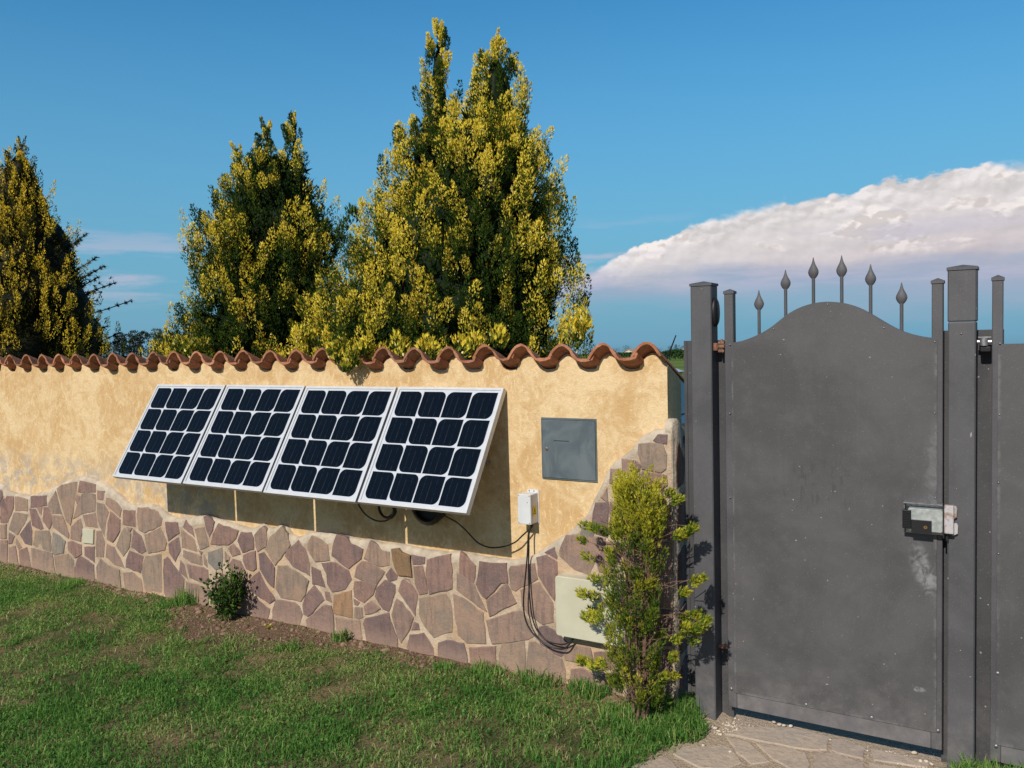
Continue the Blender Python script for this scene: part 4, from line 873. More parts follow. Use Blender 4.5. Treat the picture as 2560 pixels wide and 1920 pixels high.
for u, v, vt, vw, vb in ((546, 590, 315, 405, 440), (713, 478, 187, 275, 310), (888, 402, 110, 205, 243), (1066, 394, 97, 190, 232), (1248, 465, 152, 250, 285), (1443, 575, 267, 365, 402)):
    YS = YL+.012; X, zt_ = onY(*z7(u, vt), YS); zw = onY(*z7(u, vw), YS)[1]; zb_ = onY(*z7(u, vb), YS)[1]; z0_ = float(np.interp(X, ax_, azs))-.002
    m = MB(o0); m.tube([(X, YS, z0_), (X, YS, zb_+.002)], .0062, 8)
    H = zt_-zb_; pr_ = [(.0066, 0), (.0085, .03), (.0135, .12), (.0168, .22), (.0178, .30), (.0165, .40), (.0125, .52), (.0080, .64), (.0048, .76), (.0028, .88), (.0012, 1.0)]
    m.lathe((X, YS, zb_), [(r*1.08, H*t) for r, t in pr_], 14, .55); m.build('spear', M_GATE, gate, smooth=50)
for u, v in ((366, 658), (365, 1090), (366, 1618), (640, 560), (979, 405), (1333, 552), (1653, 640), (1652, 1088), (1655, 1620)):
    X, Z = onY(*z7(u, v), YL); screw(o0, gate, X, Z, YL-.0035)
for u, v in ((595, 158), (1008, 247), (1370, 320), (1737, 397)):
    X, Z = onY(*z6(u, v), YL); screw(o0, gate, X, max(Z, ZS+.009), YL-.0035, .006)
# hinge: rusty pin between post and stile
m = MB(o0); X0, Z0 = onY(*z7(290, 670), YL); m.tube([(-1.090, YL-.004, Z0), (-1.042, YL-.004, Z0)], .0075, 8); m.tube([(-1.078, YL-.006, Z0-.015), (-1.078, YL-.006, Z0+.015)], .011, 10); m.box(-1.066, -1.043, YL-.012, YL+.014, Z0-.022, Z0-.012); m.box(-1.066, -1.043, YL-.012, YL+.014, Z0+.012, Z0+.020)
m.tube([(-1.055, YL, Z0+.018), (-1.055, YL, Z0+.030)], .005, 8); m.build('hinge', M_RUST, gate)
m = MB(o0); m.tube([(-1.078, YL-.004, .30), (-1.042, YL-.004, .30)], .0085, 8); m.build('hinge', M_RUST, gate)
# lock
YK = YL-.004; PX = lambda u, v, Y: onY(*z8(u, v), Y)
a = PX(548, 318, YK-.028); b = PX(1090, 350, YK-.028)
lock = MB(o0)
zt_ = PX(820, 322, YK-.03)[1]; x0 = PX(552, 500, YK-.02)[0]; x1 = PX(1088, 500, YK-.02)[0]; zb_ = PX(600, 735, YK-.02)[1]
lock.box(x0, x1, YK-.034, YK-.0005, zt_-.003, zt_); lock.box(x0, x0+.003, YK-.022, YK-.0005, zb_, zt_-.003); lock.box(x0+.004, x1, YK-.004, YK-.0005, zb_, zt_-.004)
lk = lock.build('lock_housing', M_GALV, gate)
cx0_, cz1_ = PX(602, 385, YK-.046); cx1_, cz0_ = PX(1090, 738, YK-.046)
m = MB(o0); poly = []; rr = .008
for (qx, qz, a0) in ((cx0_+rr, cz0_+rr, 180), (cx1_-rr, cz0_+rr, 270), (cx1_-rr, cz1_-rr, 0), (cx0_+rr, cz1_-rr, 90)):
    for k in range(4): an = math.radians(a0+30*k); poly.append((qx+rr*math.cos(an), qz+rr*math.sin(an)))
m.prism(poly, YK-.046, YK-.005, .002); cs = m.build('lock_case', M_LOCK, gate, smooth=35, label='silvery green cast lock case')
hx0, hz1 = PX(528, 412, YK-.056); hx1, hz0 = PX(648, 675, YK-.056)
m = MB(o0); m.box(hx0, hx1, YK-.054, YK-.018, hz0, hz1, .0015)
for k in range(11):
    z = hz0+.004+k*(hz1-hz0-.008)/10; m.box(hx0+.001, hx1-.001, YK-.0565, YK-.0545, z-.0009, z+.0009)
m.build('lock_handle', M_BLACK, gate)
m = MB(o0); qx, qz = PX(935, 568, YK-.05); bx_, bz_ = PX(650, 722, YK-.05); m.box(hx1+.0003, qx, YK-.051, YK-.0465, bz_, qz, .001); m.build('lock_plate', M_BLACK, gate)
qx, qz = PX(850, 655, YK-.052); m = MB(o0); m.disc((qx, qz), .0062, YK-.0545, YK-.0512, 14); cyl = m.build('lock_cylinder', M_BRASS, gate)
m = MB(o0); m.box(qx-.001, qx+.001, YK-.0552, YK-.0546, qz-.0028, qz+.0028); m.build('keyhole', M_INK, cyl)
# right post
root = empty('gate_post', (-.2075, D-.01, 0), 'taller dark grey post between the two gates, carrying the rusty strike plate', 'gate post', 'steel gate posts'); o0 = root.location
m = MB(o0); m.box(-.2500, -.1650, YP, YP+.085, -.1, 1.583, .004); m.build('shaft', M_GATE, root)
m = MB(o0); m.box(-.2515, -.1635, YP-.0015, YP+.0865, 1.5845, 1.762, .004); m.build('upper_sleeve', M_GATE, root)
m = MB(o0); cap(m, -.2515, -.1635, YP-.0015, YP+.0865, 1.764); m.build('cap', M_GATE, root)
m = MB(o0); m.box(-.275, -.085, YP+.087, YP+.093, -.1, 1.555); m.build('backing_plate', M_DARKSTEEL, root)
X, Z = PX(1850, 560, YP) if False else onY(*z7(1818, 588), YP); screw(o0, root, X, Z, YP-.001, .003)
x0, z1_ = PX(1108, 352, YP-.034); x1, z0_ = PX(1240, 752, YP-.034)
m = MB(o0); m.box(x0, x1, YP-.034, YP-.012, z0_, z1_, .002); m.build('strike_box', M_STRIKE, root)
for (ua, va, ub, vb) in ((1243, 352, 1290, 545), (1243, 588, 1303, 770)):
    xa, za = PX(ua, va, YP-.003); xb, zb2 = PX(ub, vb, YP-.003); m = MB(o0); m.prism([(xa-.006, za), (xb-.003, za-.002), (xb, za-.01), (xb-.001, zb2+.008), (xa-.002, zb2), (xa-.006, zb2+.006)], YP-.013, YP-.0005, .001); m.build('strike_tab', M_STRIKE, root)
m = MB(o0); m.box(x0+.004, x0+.012, YP-.016, YP-.001, z0_-.028, z0_-.001); m.box(x0-.006, x0-.001, YP-.012, YP-.001, z0_-.022, z1_-.01); m.build('strike_bracket', M_BLACK, root)
# driveway gate leaf, cut by the right edge of the picture
dg = empty('driveway_gate', (-.10, YL, .06), 'dark grey driveway gate leaf at the right edge of the picture', 'gate'); o0 = dg.location
m = MB(o0); m.box(-.1195, -.0865, YL, YL+.036, ZBOT, 1.722, .0025); s_ = m.build('stile', M_GATE, dg); m = MB(o0); cap(m, -.1195, -.0865, YL, YL+.036, 1.724); m.build('cap', M_GATE, s_)
gxs = np.linspace(-.101, 1.55, 36); gz = 1.500+.16*np.clip((gxs+.10)/1.6, 0, 1)**2.0+.004
m = MB(o0); m.prism([(-.101, ZS), (1.55, ZS)]+[(float(x), float(z)-.004) for x, z in zip(gxs[::-1], gz[::-1])], YL-.0035, YL-.0010, .0006); m.build('sheet', M_SHEET, dg)
n = len(gxs); vs = []
for x, z in zip(gxs, gz): vs += [(x, YL-.0005, z-.012), (x, YL-.0005, z+.001), (x, YL+.028, z+.001), (x, YL+.028, z-.012)]
fs = [tuple(reversed((i*4+j, (i+1)*4+j, (i+1)*4+(j+1) % 4, i*4+(j+1) % 4))) for i in range(n-1) for j in range(4)]
m = MB(o0); m.add(vs, fs); m.build('top_rail', M_GATE, dg)
m = MB(o0); m.box(-.086, 1.55, YL+.0005, YL+.034, ZBOT, ZS+.03, .002); m.build('bottom_rail', M_RAIL, dg)
for u, v in ((2062, 650), (2058, 1097), (2052, 1523)):
    X, Z = onY(*z7(u, v), YL); screw(o0, dg, X, Z, YL-.0035)
for u, v in ((1860, 35), (1860, 1015)):
    X, Z = onY(*z8(u, v), YL)
    if v > 500: screw(o0, dg, X, Z, YL-.0035)
for u, v in ((2067, 72), (2058, 475)):
    X, Z = onY(*z6(u, v), YL); screw(o0, dg, X, Z, YL-.0035, .006)
X0, Z0 = onY(*z7(1965, 640), YL); m = MB(o0); m.tube([(-.163, YL, Z0), (-.120, YL, Z0)], .007, 8); m.tube([(-.143, YL-.004, Z0-.013), (-.143, YL-.004, Z0+.013)], .013, 12); m.box(-.160, -.121, YL-.012, YL+.012, Z0+.014, Z0+.018); m.build('hinge', M_GALV, dg, smooth=40)
m = MB(o0); m.box(-.155, -.121, YL-.010, YL+.016, Z0-.034, Z0-.016, .003); m.build('hinge_block', M_BLACK, dg)

# ------------------------------------------------------------------ paving in front of the gate
path = empty('crazy_paving', (0, 0, 0), '', 'path'); del path['category']; path['kind'] = 'structure'; path['label'] = 'crazy paved strip of porphyry flags in front of the gate'
FL = [((560, 402), (650, 375), (760, 362), (900, 362), (1040, 385), (1138, 418), (1126, 488), (1010, 488), (800, 450), (690, 428)), ((1150, 424), (1346, 472), (1328, 500), (1325, 536), (1180, 506), (1148, 488)), ((1362, 482), (1480, 502), (1690, 556), (1680, 590), (1380, 543)),
 ((265, 505), (330, 473), (540, 462), (598, 482), (655, 562), (565, 595), (420, 588), (340, 548)), ((565, 418), (690, 445), (810, 553), (700, 567), (620, 500)), ((722, 446), (880, 474), (1006, 504), (1034, 570), (1000, 610), (910, 592), (822, 540)),
 ((1044, 514), (1160, 504), (1288, 549), (1322, 562), (1340, 640), (1062, 622)), ((40, 580), (200, 532), (262, 545), (310, 600), (260, 680), (-20, 650)), ((330, 596), (560, 606), (680, 590), (860, 600), (930, 660), (640, 720), (320, 680)), ((1352, 556), (1480, 580), (1640, 610), (1660, 690), (1380, 660)),
 ((950, 620), (1050, 632), (1330, 660), (1360, 740), (1000, 730), (960, 680)), ((-40, 680), (290, 700), (600, 740), (560, 900), (-60, 900)), ((660, 740), (940, 700), (1180, 760), (1150, 900), (640, 900))]
def slab(P2, zf, mat, parent, name='flagstone'):
    P2 = jag(P2, .035, .004); n = len(P2); a = sum(P2[i][0]*P2[(i+1) % n][1]-P2[(i+1) % n][0]*P2[i][1] for i in range(n))
    if a < 0: P2 = P2[::-1]
    ins = inset(P2, .004); tx, ty = random.uniform(-.01, .01), random.uniform(-.01, .01); cx = sum(p[0] for p in P2)/n; cy = sum(p[1] for p in P2)/n
    f = lambda x, y: zf+(x-cx)*tx+(y-cy)*ty
    vs = [(x, y, f(x, y)) for x, y in ins]+[(x, y, f(x, y)-.003) for x, y in P2]+[(x, y, -.03) for x, y in P2]
    m = MB(); m.add(vs, [tuple(range(n))]+[(r*n+(i+1) % n, r*n+i, r*n+n+i, r*n+n+(i+1) % n) for r in range(2) for i in range(n)]); return m.build(name, mat, parent)
for p in FL: slab([onZ(*z6(*q), 0) for q in p], -.004, M_FLAG, path)
# further flags towards the photographer, outside the picture
for (cx, cy, w_, h_) in ((-.95, 2.1, .22, .18), (-.55, 2.25, .18, .16), (-.25, 2.3, .13, .15), (-1.2, 1.7, .2, .2), (-.75, 1.65, .22, .2), (-.3, 1.75, .2, .22), (.0, 2.0, .08, .12)):
    slab([(cx+w_*math.cos(a)*random.uniform(.85, 1.05), cy+h_*math.sin(a)*random.uniform(.85, 1.05)) for a in [i*math.pi/3.5 for i in range(7)]], -.004, M_FLAG, path)

# pebbles
def scatter_pebbles(name, pts, sizes, mat, label):
    base = np.array([(1, 0, 0), (-1, 0, 0), (0, 1, 0), (0, -1, 0), (0, 0, 1), (0, 0, -1), (.6, .6, .6), (-.6, .6, .6), (.6, -.6, .6), (-.6, -.6, .6), (.6, .6, -.6), (-.6, .6, -.6), (.6, -.6, -.6), (-.6, -.6, -.6)])*1.0
    tri = np.array([(4, 6, 8), (4, 8, 9), (4, 9, 7), (4, 7, 6), (0, 8, 6), (0, 6, 10), (0, 10, 12), (0, 12, 8), (1, 7, 9), (1, 9, 13), (1, 13, 11), (1, 11, 7), (2, 6, 7), (2, 7, 11), (2, 11, 10), (2, 10, 6), (3, 9, 8), (3, 8, 12), (3, 12, 13), (3, 13, 9), (5, 10, 11), (5, 12, 10), (5, 13, 12), (5, 11, 13)])
    V = []; Fc = []
    for i, (p, s) in enumerate(zip(pts, sizes)):
        a = rng.uniform(0, 6.28); c_, s_ = math.cos(a), math.sin(a); v = base*(s*rng.uniform(.7, 1.3, 3)*np.array([1.25, 1, .65]))*rng.uniform(.85, 1.15, (14, 1))
        v = np.c_[v[:, 0]*c_-v[:, 1]*s_, v[:, 0]*s_+v[:, 1]*c_, v[:, 2]]+np.array(p); V.append(v); Fc.append(tri+14*i)
    me = np_mesh(name, np.vstack(V), np.vstack(Fc), [mat], smooth=True); return link(name, me, kind='stuff', label=label)
def pebcol(g, b):
    co = objco(g); n = g.noise(co, 18, 3, .6); c = g.mix(g.step(n, .4, .6), (.62, .55, .45, 1), (.42, .33, .26, 1)); g.put(b.inputs['Base Color'], c)
M_PEB = material('pebbles', pebcol, .8, .2)
pp = []; ps = []
for _ in range(420):
    u, v = rng.uniform(430, 760), rng.uniform(270, 400); x, y = onZ(*z6(u, v), 0)
    lo_, hi_ = path_x(np.array(y));
    if x > lo_-.03 and y < D-.0: pp.append((x, y, -.009)); ps.append(float(rng.choice([.0022, .003, .0045, .0065], p=[.45, .33, .16, .06])))
for _ in range(120):
    X = rng.uniform(-1.05, -.28); pp.append((X, D+rng.uniform(-.06, .03), -.008)); ps.append(rng.uniform(.002, .005))
for u, v in ((830, 340), (860, 352), (885, 358), (922, 362), (488, 365), (505, 372), (588, 503), (438, 467), (1605, 510), (1640, 555), (1672, 556), (1700, 572), (1655, 590)):
    x, y = onZ(*z6(u, v), 0); pp.append((x, y, -.002)); ps.append(.0085)
scatter_pebbles('pebbles', pp, ps, M_PEB, 'small pale pebbles between the lawn and the gate')
pp = []; ps = []
def clodcol(g, b):
    co = objco(g); n = g.noise(co, 25, 3, .6); c = g.mix(g.step(n, .4, .6), (.15, .092, .063, 1), (.27, .18, .13, 1)); g.put(b.inputs['Base Color'], c)
M_CLOD = material('soil_clods', clodcol, .95, .1)
for _ in range(5200):
    X = rng.uniform(-6.6, -1.2); w_ = np.interp(X, SOIL_X, SOIL_W)*1.2; Y = D-.05-rng.uniform(0, 1)**1.2*w_
    pp.append((X, Y, 0.0)); ps.append(float(rng.choice([.002, .0035, .006, .011, .018], p=[.5, .29, .14, .055, .015])))
A = np.array(pp); A[:, 2] = ground_h(A[:, 0], A[:, 1]); scatter_pebbles('soil_clods', A, ps, M_CLOD, 'crumbs of dry brown soil along the foot of the wall')

# ------------------------------------------------------------------ lawn
def in_view(X, Y, m=120, Z=None):
    P = np.c_[X, Y, np.zeros_like(X) if Z is None else Z]-np.array([0, 0, EYE]); z = P@FW; x = 1280+F_PX*(P@RT)/z; y = 960-F_PX*(P@UP)/z
    return (z > 0) & (x > -m) & (x < 2560+m) & (y < 1920+m) & (y > 0)
def fast_noise(X, Y, s, seed):
    """value noise on a grid, vectorised"""
    r = np.random.default_rng(seed); T = r.uniform(-1, 1, (64, 64)); a = X*s+100; b = Y*s+100; i = np.floor(a).astype(int); j = np.floor(b).astype(int); u = a-i; v = b-j; u = u*u*(3-2*u); v = v*v*(3-2*v)
    g_ = lambda p, q: T[p % 64, q % 64]; return (g_(i, j)*(1-u)+g_(i+1, j)*u)*(1-v)+(g_(i, j+1)*(1-u)+g_(i+1, j+1)*u)*v
def blades(X, Y, Z, L, lean, tone, width):
    n = len(X); a = rng.uniform(0, 2*np.pi, n); d = np.c_[np.cos(a), np.sin(a)]; s = np.c_[-d[:, 1], d[:, 0]]*rng.choice([-1, 1], (n, 1))
    fa = rng.uniform(-.8, .8, n); s = np.c_[s[:, 0]*np.cos(fa)-s[:, 1]*np.sin(fa), s[:, 0]*np.sin(fa)+s[:, 1]*np.cos(fa)]
    V = np.zeros((n, 5, 3)); hw = width/2
    mid_h = L*.55*np.cos(lean*.5); mid_o = L*.55*np.sin(lean*.5); tip_h = mid_h+L*.45*np.cos(np.minimum(lean*1.5, 1.75)); tip_o = mid_o+L*.45*np.sin(np.minimum(lean*1.5, 1.75))
    for k, (h, o, w) in enumerate(((0*L, 0*L, hw), (0*L, 0*L, -hw), (mid_h, mid_o, hw*.85), (mid_h, mid_o, -hw*.85), (tip_h, tip_o, hw*0))):
        V[:, k, 0] = X+d[:, 0]*o+s[:, 0]*w; V[:, k, 1] = Y+d[:, 1]*o+s[:, 1]*w; V[:, k, 2] = Z+h-.003
    b = np.arange(n)[:, None]*5; F_ = np.stack([np.c_[b, b+1, b+3], np.c_[b, b+3, b+2], np.c_[b+2, b+3, b+4]], 1).reshape(-1, 3)
    t = np.repeat(tone[:, None], 5, 1); t[:, 4] += .04; t[:, :2] -= .05
    return V.reshape(-1, 3), F_, np.clip(t, 0, 1).ravel()
N = 520000
X = rng.uniform(-8.2, .7, N); Y = rng.uniform(.6, D-.04, N)
pl_, pr_ = path_x(Y); on_path = (X > pl_+.015*rng.normal(size=N)) & (X < pr_-.01)
iv = in_view(X, Y); keep = np.where(iv, 1.0, .18)
d_w = D-Y; n1_ = fast_noise(X, Y, 3.3, 1); n2_ = fast_noise(X, Y, 9, 2); n3_ = fast_noise(X, Y, 1.3, 3); n4_ = fast_noise(X, Y, 22, 4); n5_ = fast_noise(X, Y, 5, 5)
so_a = np.clip((np.interp(X, SOIL_X, SOIL_W)*(1+.5*n1_+.45*n2_)-d_w)/.10+.5, 0, 1)
keep *= (1-.86*so_a)*np.clip(.62+.55*n2_+.45*n1_+.25*fast_noise(X, Y, 30, 6), .12, 1)*np.where(on_path, 0.0, 1.0)
keep *= np.where(X > 0.35, 0, 1)
k_ = rng.uniform(0, 1, N) < keep; X, Y, n1_, n2_, n3_, n4_, n5_, d_w, so_a = [q[k_] for q in (X, Y, n1_, n2_, n3_, n4_, n5_, d_w, so_a)]
n = len(X)
lush = np.clip(.5+.55*n5_+.5*n3_, 0, 1)
edge_lush = np.clip(1-np.abs(X-path_x(Y)[0])/.45, 0, 1)*(Y > 2.5)
corner = np.clip((-1.9-X)/1.0, 0, 1)*np.clip((2.35-Y)/.8, 0, 1)
lush = np.clip(lush+.7*edge_lush+.5*corner, 0, 1.3)
L = (.014+.020*lush*rng.uniform(.6, 1.3, n)+.006*rng.exponential(1, n))*(1-.3*so_a)
lean = np.clip(rng.normal(1.0, .38, n)-.25*lush, .05, 1.6)
dryp = np.clip(.36-.32*lush-.30*n1_+.25*so_a+.20*n2_+.25*np.clip((Y-2.5)/.7, 0, 1), .04, .8)
tone = np.clip(.36+.18*rng.normal(size=n)-.10*lush+.14*n2_, 0, .66)
dryp = np.where(so_a > .6, .80, dryp); dry = rng.uniform(0, 1, n) < dryp; tone = np.where(dry, rng.uniform(.72, 1.0, n), tone); lean = np.where(dry, np.clip(lean+.5, 0, 1.5), lean)
gz_ = ground_h(X, Y)
wd_ = rng.uniform(.0022, .0042, n); brd = (rng.uniform(0, 1, n) < .10*np.clip(lush+.4, 0, 1.4)) & ~dry; wd_ = np.where(brd, .009, wd_); L = np.where(brd, .016, L*np.where(rng.uniform(0, 1, n) < .06, 1.7, 1)); lean = np.where(brd, 1.25, lean)
V1, F1, T1 = blades(X, Y, gz_+np.where(brd, .014, 0), L, lean, tone, wd_)
link('grass', np_mesh('grass', V1, F1, [M_GRASS], {'tone': T1}), kind='stuff', label='short green lawn with dry patches')
# taller tufts, each a clump of its own
def tuft(x, y, r, nb, h, label, tn=.34, name='grass_tuft', dryf=.22):
    a = rng.uniform(0, 6.28, nb); q = r*np.sqrt(rng.uniform(0, 1, nb)); X = x+q*np.cos(a); Y = y+q*np.sin(a)*.8
    L = h*rng.uniform(.45, 1.1, nb); ln = np.clip(rng.normal(.75, .42, nb), .02, 1.45); t = np.where(rng.uniform(0, 1, nb) < dryf, rng.uniform(.7, .95, nb), np.clip(tn+.13*rng.normal(size=nb), 0, .6))
    V, F_, T = blades(X-x, Y-y, ground_h(X, Y), L, ln, t, rng.uniform(.0028, .0046, nb)); o = link(name, np_mesh(name, V, F_, [M_GRASS], {'tone': T}), label=label, cat='grass tuft'); o.location = (x, y, 0); return o
def gp(dx, dy): return onZ(dx*K, dy*K, 0)
TUFTS = [((150, 1268), .10, 500, .055, 'green grass tuft at the foot of the wall, below the square beige plate'),
 ((405, 1308), .09, 260, .13, 'wispy tall grass tuft left of the rose bush'), ((1165, 1475), .12, 420, .08, 'grass tuft below the hanging cables at the foot of the wall'),
 ((1050, 1458), .10, 320, .07, 'ragged grass tuft at the foot of the wall below the brown stones'), ((735, 1385), .05, 120, .07, 'small weedy tuft against the middle of the wall base'), ((960, 1448), .06, 130, .05, 'low sparse tuft on the soil below the wall'),
 ((1275, 1500), .10, 420, .09, 'grass tuft just left of the young cypress foot'), ((1440, 1570), .16, 1300, .075, 'lush bright grass clump at the corner of the paving'), ((1370, 1560), .15, 750, .07, 'thick green grass clump in front of the young cypress'), ((1475, 1540), .08, 500, .085, 'grass tuft beside the foot of the left gate post'),
 ((620, 1405), .07, 200, .05, 'low green tuft on the soil right of the rose bush'), ((360, 1310), .08, 260, .05, 'green tuft in front of the hole under the stones')]
for (dx, dy), r, nb, h, lab in TUFTS: tuft(*gp(dx, dy), r, nb, h, lab)
tuft(-.13, 3.21, .10, 1300, .085, 'tall bright grass clump at the foot of the post between the gates', .36); tuft(.02, 3.22, .12, 1200, .09, 'tall grass clump under the driveway gate', .32)

# ------------------------------------------------------------------ foliage engine
def unit(v): return v/np.maximum(np.linalg.norm(v, axis=1, keepdims=True), 1e-9)
def leaflets(pos, dirn, side, L, Wd, tone):
    n = len(pos); L = L[:, None]; Wd = Wd[:, None]
    V = np.stack([pos-side*Wd*.5, pos+side*Wd*.5, pos+dirn*L], 1).reshape(-1, 3)
    b = np.arange(n)[:, None]*3; return V, np.c_[b, b+1, b+2], np.repeat(tone, 3)
def sprays(pos, dirn, L, W_, tone, k=5, spread=.9, face=None):
    """each spray: a flat fan of k narrow leaflets"""
    n = len(pos); dirn = unit(dirn); rnd = rng.normal(size=(n, 3)) if face is None else face+.55*rng.normal(size=(n, 3)); side = unit(np.cross(dirn, rnd))
    P = []; Dn = []; Sd = []; LL = []; WW = []; TT_ = []
    for i in range(k):
        f = (i/(k-1)-.5)*2 if k > 1 else 0
        a = f*spread*rng.uniform(.7, 1.2, n); d = unit(dirn*np.cos(a)[:, None]+side*np.sin(a)[:, None]); s = unit(np.cross(d, rnd+.3*rng.normal(size=(n, 3))))
        st = pos+dirn*(L*.35*rng.uniform(0, 1, n))[:, None]
        P.append(st); Dn.append(d); Sd.append(s); LL.append(L*(1-.35*abs(f))*rng.uniform(.7, 1.15, n)); WW.append(W_*rng.uniform(.8, 1.2, n)); TT_.append(tone+.05*rng.normal(size=n))
    return leaflets(np.vstack(P), np.vstack(Dn), np.vstack(Sd), np.hstack(LL), np.hstack(WW), np.clip(np.hstack(TT_), 0, 1))
class Foliage:
    def __init__(s): s.V = []; s.F = []; s.T = []; s.n = 0
    def add(s, V, F_, T): s.V.append(V); s.F.append(F_+s.n); s.T.append(T); s.n += len(V)
    def build(s, name, mat, parent, org=(0, 0, 0), **kw):
        V = np.vstack(s.V)-np.array(org); o = link(name, np_mesh(name, V, np.vstack(s.F), [mat], {'tone': np.hstack(s.T)}), parent, **kw); return o
def plumes(F, base, dirn, L, R, npl, tone0, tonegain, leafL=.030, leafW=.0075, k=5, cream=.07, face=(0, -.4, .35)):
    """flame-shaped clumps: base (n,3), dirn, length, radius; npl sprays each"""
    n = len(base); ii = np.repeat(np.arange(n), npl); m = len(ii); d = unit(dirn)[ii]
    t = rng.uniform(0, 1, m)**.9; w = np.sin(np.pi*np.clip(t*.78+.16, 0, 1))**.9*(R[ii]); rv = rng.normal(size=(m, 3)); rv -= d*(rv*d).sum(1)[:, None]; rv = unit(rv)
    q = rng.uniform(0.03, 1, m)**.4; pos = base[ii]+d*(t*L[ii])[:, None]+rv*(w*q)[:, None]
    sd = unit(d*1.0+rv*(.32+.3*q)[:, None]+rng.normal(size=(m, 3))*.16+np.array([0, 0, .25]))
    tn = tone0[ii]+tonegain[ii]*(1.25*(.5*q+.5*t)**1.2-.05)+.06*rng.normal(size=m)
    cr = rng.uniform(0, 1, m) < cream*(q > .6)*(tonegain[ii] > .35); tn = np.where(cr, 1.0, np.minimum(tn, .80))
    LL = leafL*rng.uniform(.7, 1.3, m)*np.where(cr, .5, 1); F.add(*sprays(pos, sd, LL, np.full(m, leafW)*np.where(cr, 1.4, 1), np.clip(tn, 0, 1), k, .55, face=rv*.8+np.array(face)))

